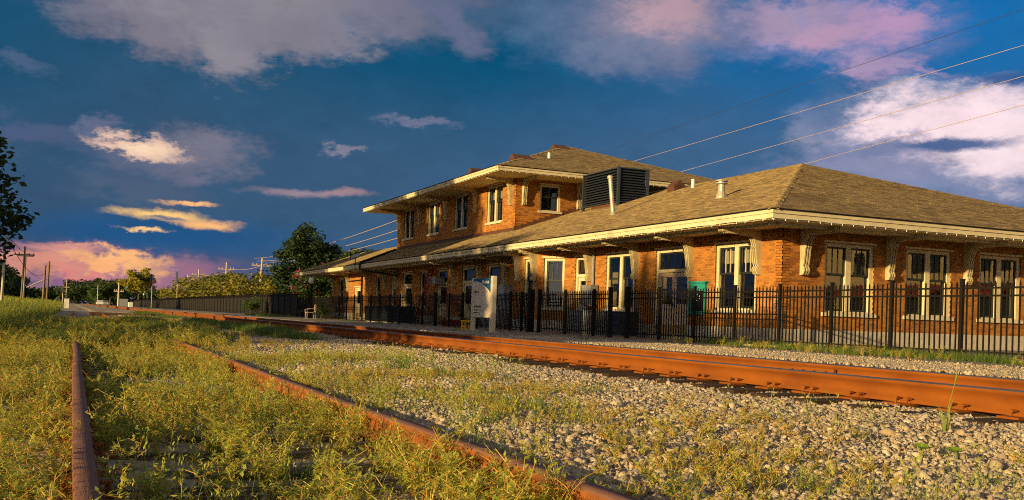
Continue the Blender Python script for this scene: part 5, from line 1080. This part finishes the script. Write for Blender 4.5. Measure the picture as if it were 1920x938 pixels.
# far equipment and cars by the crossing
cabinet('equipment_hut', -290, -283, 11.2, 13.6, 0, 2.0, 'greybox', 'grey railway equipment hut beside the signal mast', 0, None)
cabinet('equipment_cabinet', -238, -235, 11.5, 12.3, 0, 1.05, 'white', 'small white cabinet at the end of the screened fence', 0, None)
cabinet('relay_box', -110.3, -109.7, -.75, -.3, -.1, .88, 'white', 'white relay box standing in the grass left of the tracks', 0, None)
def car(x, y, label, mat='white', rz=0.0):
    t = thing('parked_car', (x, y, -.1), label, 'car', 'cars at the far crossing'); w = .88
    body = [(-2.2, .35), (-2.2, .75), (-1.2, .92), (1.9, .95), (2.2, .8), (2.2, .35)]; cab = [(-1.1, .9), (-.5, 1.42), (.9, 1.45), (1.6, .94)]
    obj('body', MB().prism([(x+a, y-w, z) for a, z in body], (0, 2*w, 0)), mat, t); obj('cabin', MB().prism([(x+a, y-w*.86, z) for a, z in cab], (0, 1.72*w, 0)), mat, t); obj('side_window', MB().prism([(x+a*.86+.03, y-w*.86-.01, .93+(z-.93)*.84) for a, z in cab], (0, .008, 0)), 'carglass', t); obj('windscreen', MB().box(x+1.05, x+1.35, y-w*.7, y+w*.7, 1.0, 1.3), 'carglass', t)
    for dx in (-1.4, 1.4):
        for dy in (-w, w-.2): obj('wheel', MB().tube([(x+dx, y+dy, .22), (x+dx, y+dy+.2, .22)], .33, 12), 'tyre', t)
    for dy in (-.6, .6): obj('headlight', MB().box(x+2.19, x+2.23, y+dy-.15, y+dy+.15, .62, .76), 'lampglass', t)
car(-300, 5.0+2, 'white car at the far crossing, nearest of the two', 'white'); car(-318, 9.0, 'pale grey car at the far crossing, behind the white one', 'greybox')
# unseen shops added off to the right, for reflections in the end windows
t = thing('added_shop_row', (12, 52, 0), 'unseen pale yellow shops added to be mirrored in the end windows of the depot', 'building')
obj('wall', MB().box(-4, 34, 50, 60, 0, 6.5), 'shopwall', t); obj('roof', MB().box(-4.3, 34.3, 49.7, 60.3, 6.5, 6.8), 'brown', t)
for k in range(7):
    x = -3+k*5.2; obj('awning', MB().prism([(x, 50, 3.5), (x, 48.7, 2.9), (x, 48.7, 2.75), (x, 50, 3.3)], (3.6, 0, 0)), 'red', t)
    w = obj('window', MB().box(x, x+3.6, 49.96, 49.99, .7, 2.6), 'carglass', t); obj('window', MB().box(x+.7, x+1.5, 49.96, 49.99, 4.2, 5.8), 'carglass', t); obj('window', MB().box(x+2.1, x+2.9, 49.96, 49.99, 4.2, 5.8), 'carglass', t)
# flags
for i, (x, y, h, mat, lab) in enumerate(((-206, 14.2, 7.0, 'red', 'flagpole with a hanging red and blue flag'), (-196, 18, 7.5, 'white', 'flagpole with a pale furled flag'))):
    t = thing('flagpole', (x, y, 0), lab, 'flagpole', 'flagpoles'); obj('shaft', MB().tube([(x, y, 0), (x, y, h)], .06, 6), 'palepole', t)
    obj('flag', MB().prism([(x, y, h-.3), (x+.25, y-.45, h-.6), (x+.2, y-.35, h-1.6), (x, y, h-1.9)], (.03, .0, 0)), 'flagblue' if i == 0 else 'white', t); obj('flag', MB().prism([(x, y, h-1.9), (x+.2, y-.35, h-1.6), (x+.22, y-.4, h-2.6), (x, y, h-2.8)], (.03, 0, 0)), mat, t)
obj('dark_bar', MB().hexa([(-60, 1.0, -.18), (-58, 4.2, -.18), (-57.7, 4.0, -.18), (-59.7, .9, -.18), (-60, 1.0, .02), (-58, 4.2, .02), (-57.7, 4.0, .02), (-59.7, .9, .02)]), 'maintie', label='dark timber lying across the grass near the far siding', cat='bar')  # low dark bar laid across the bed, reusing the tie colour
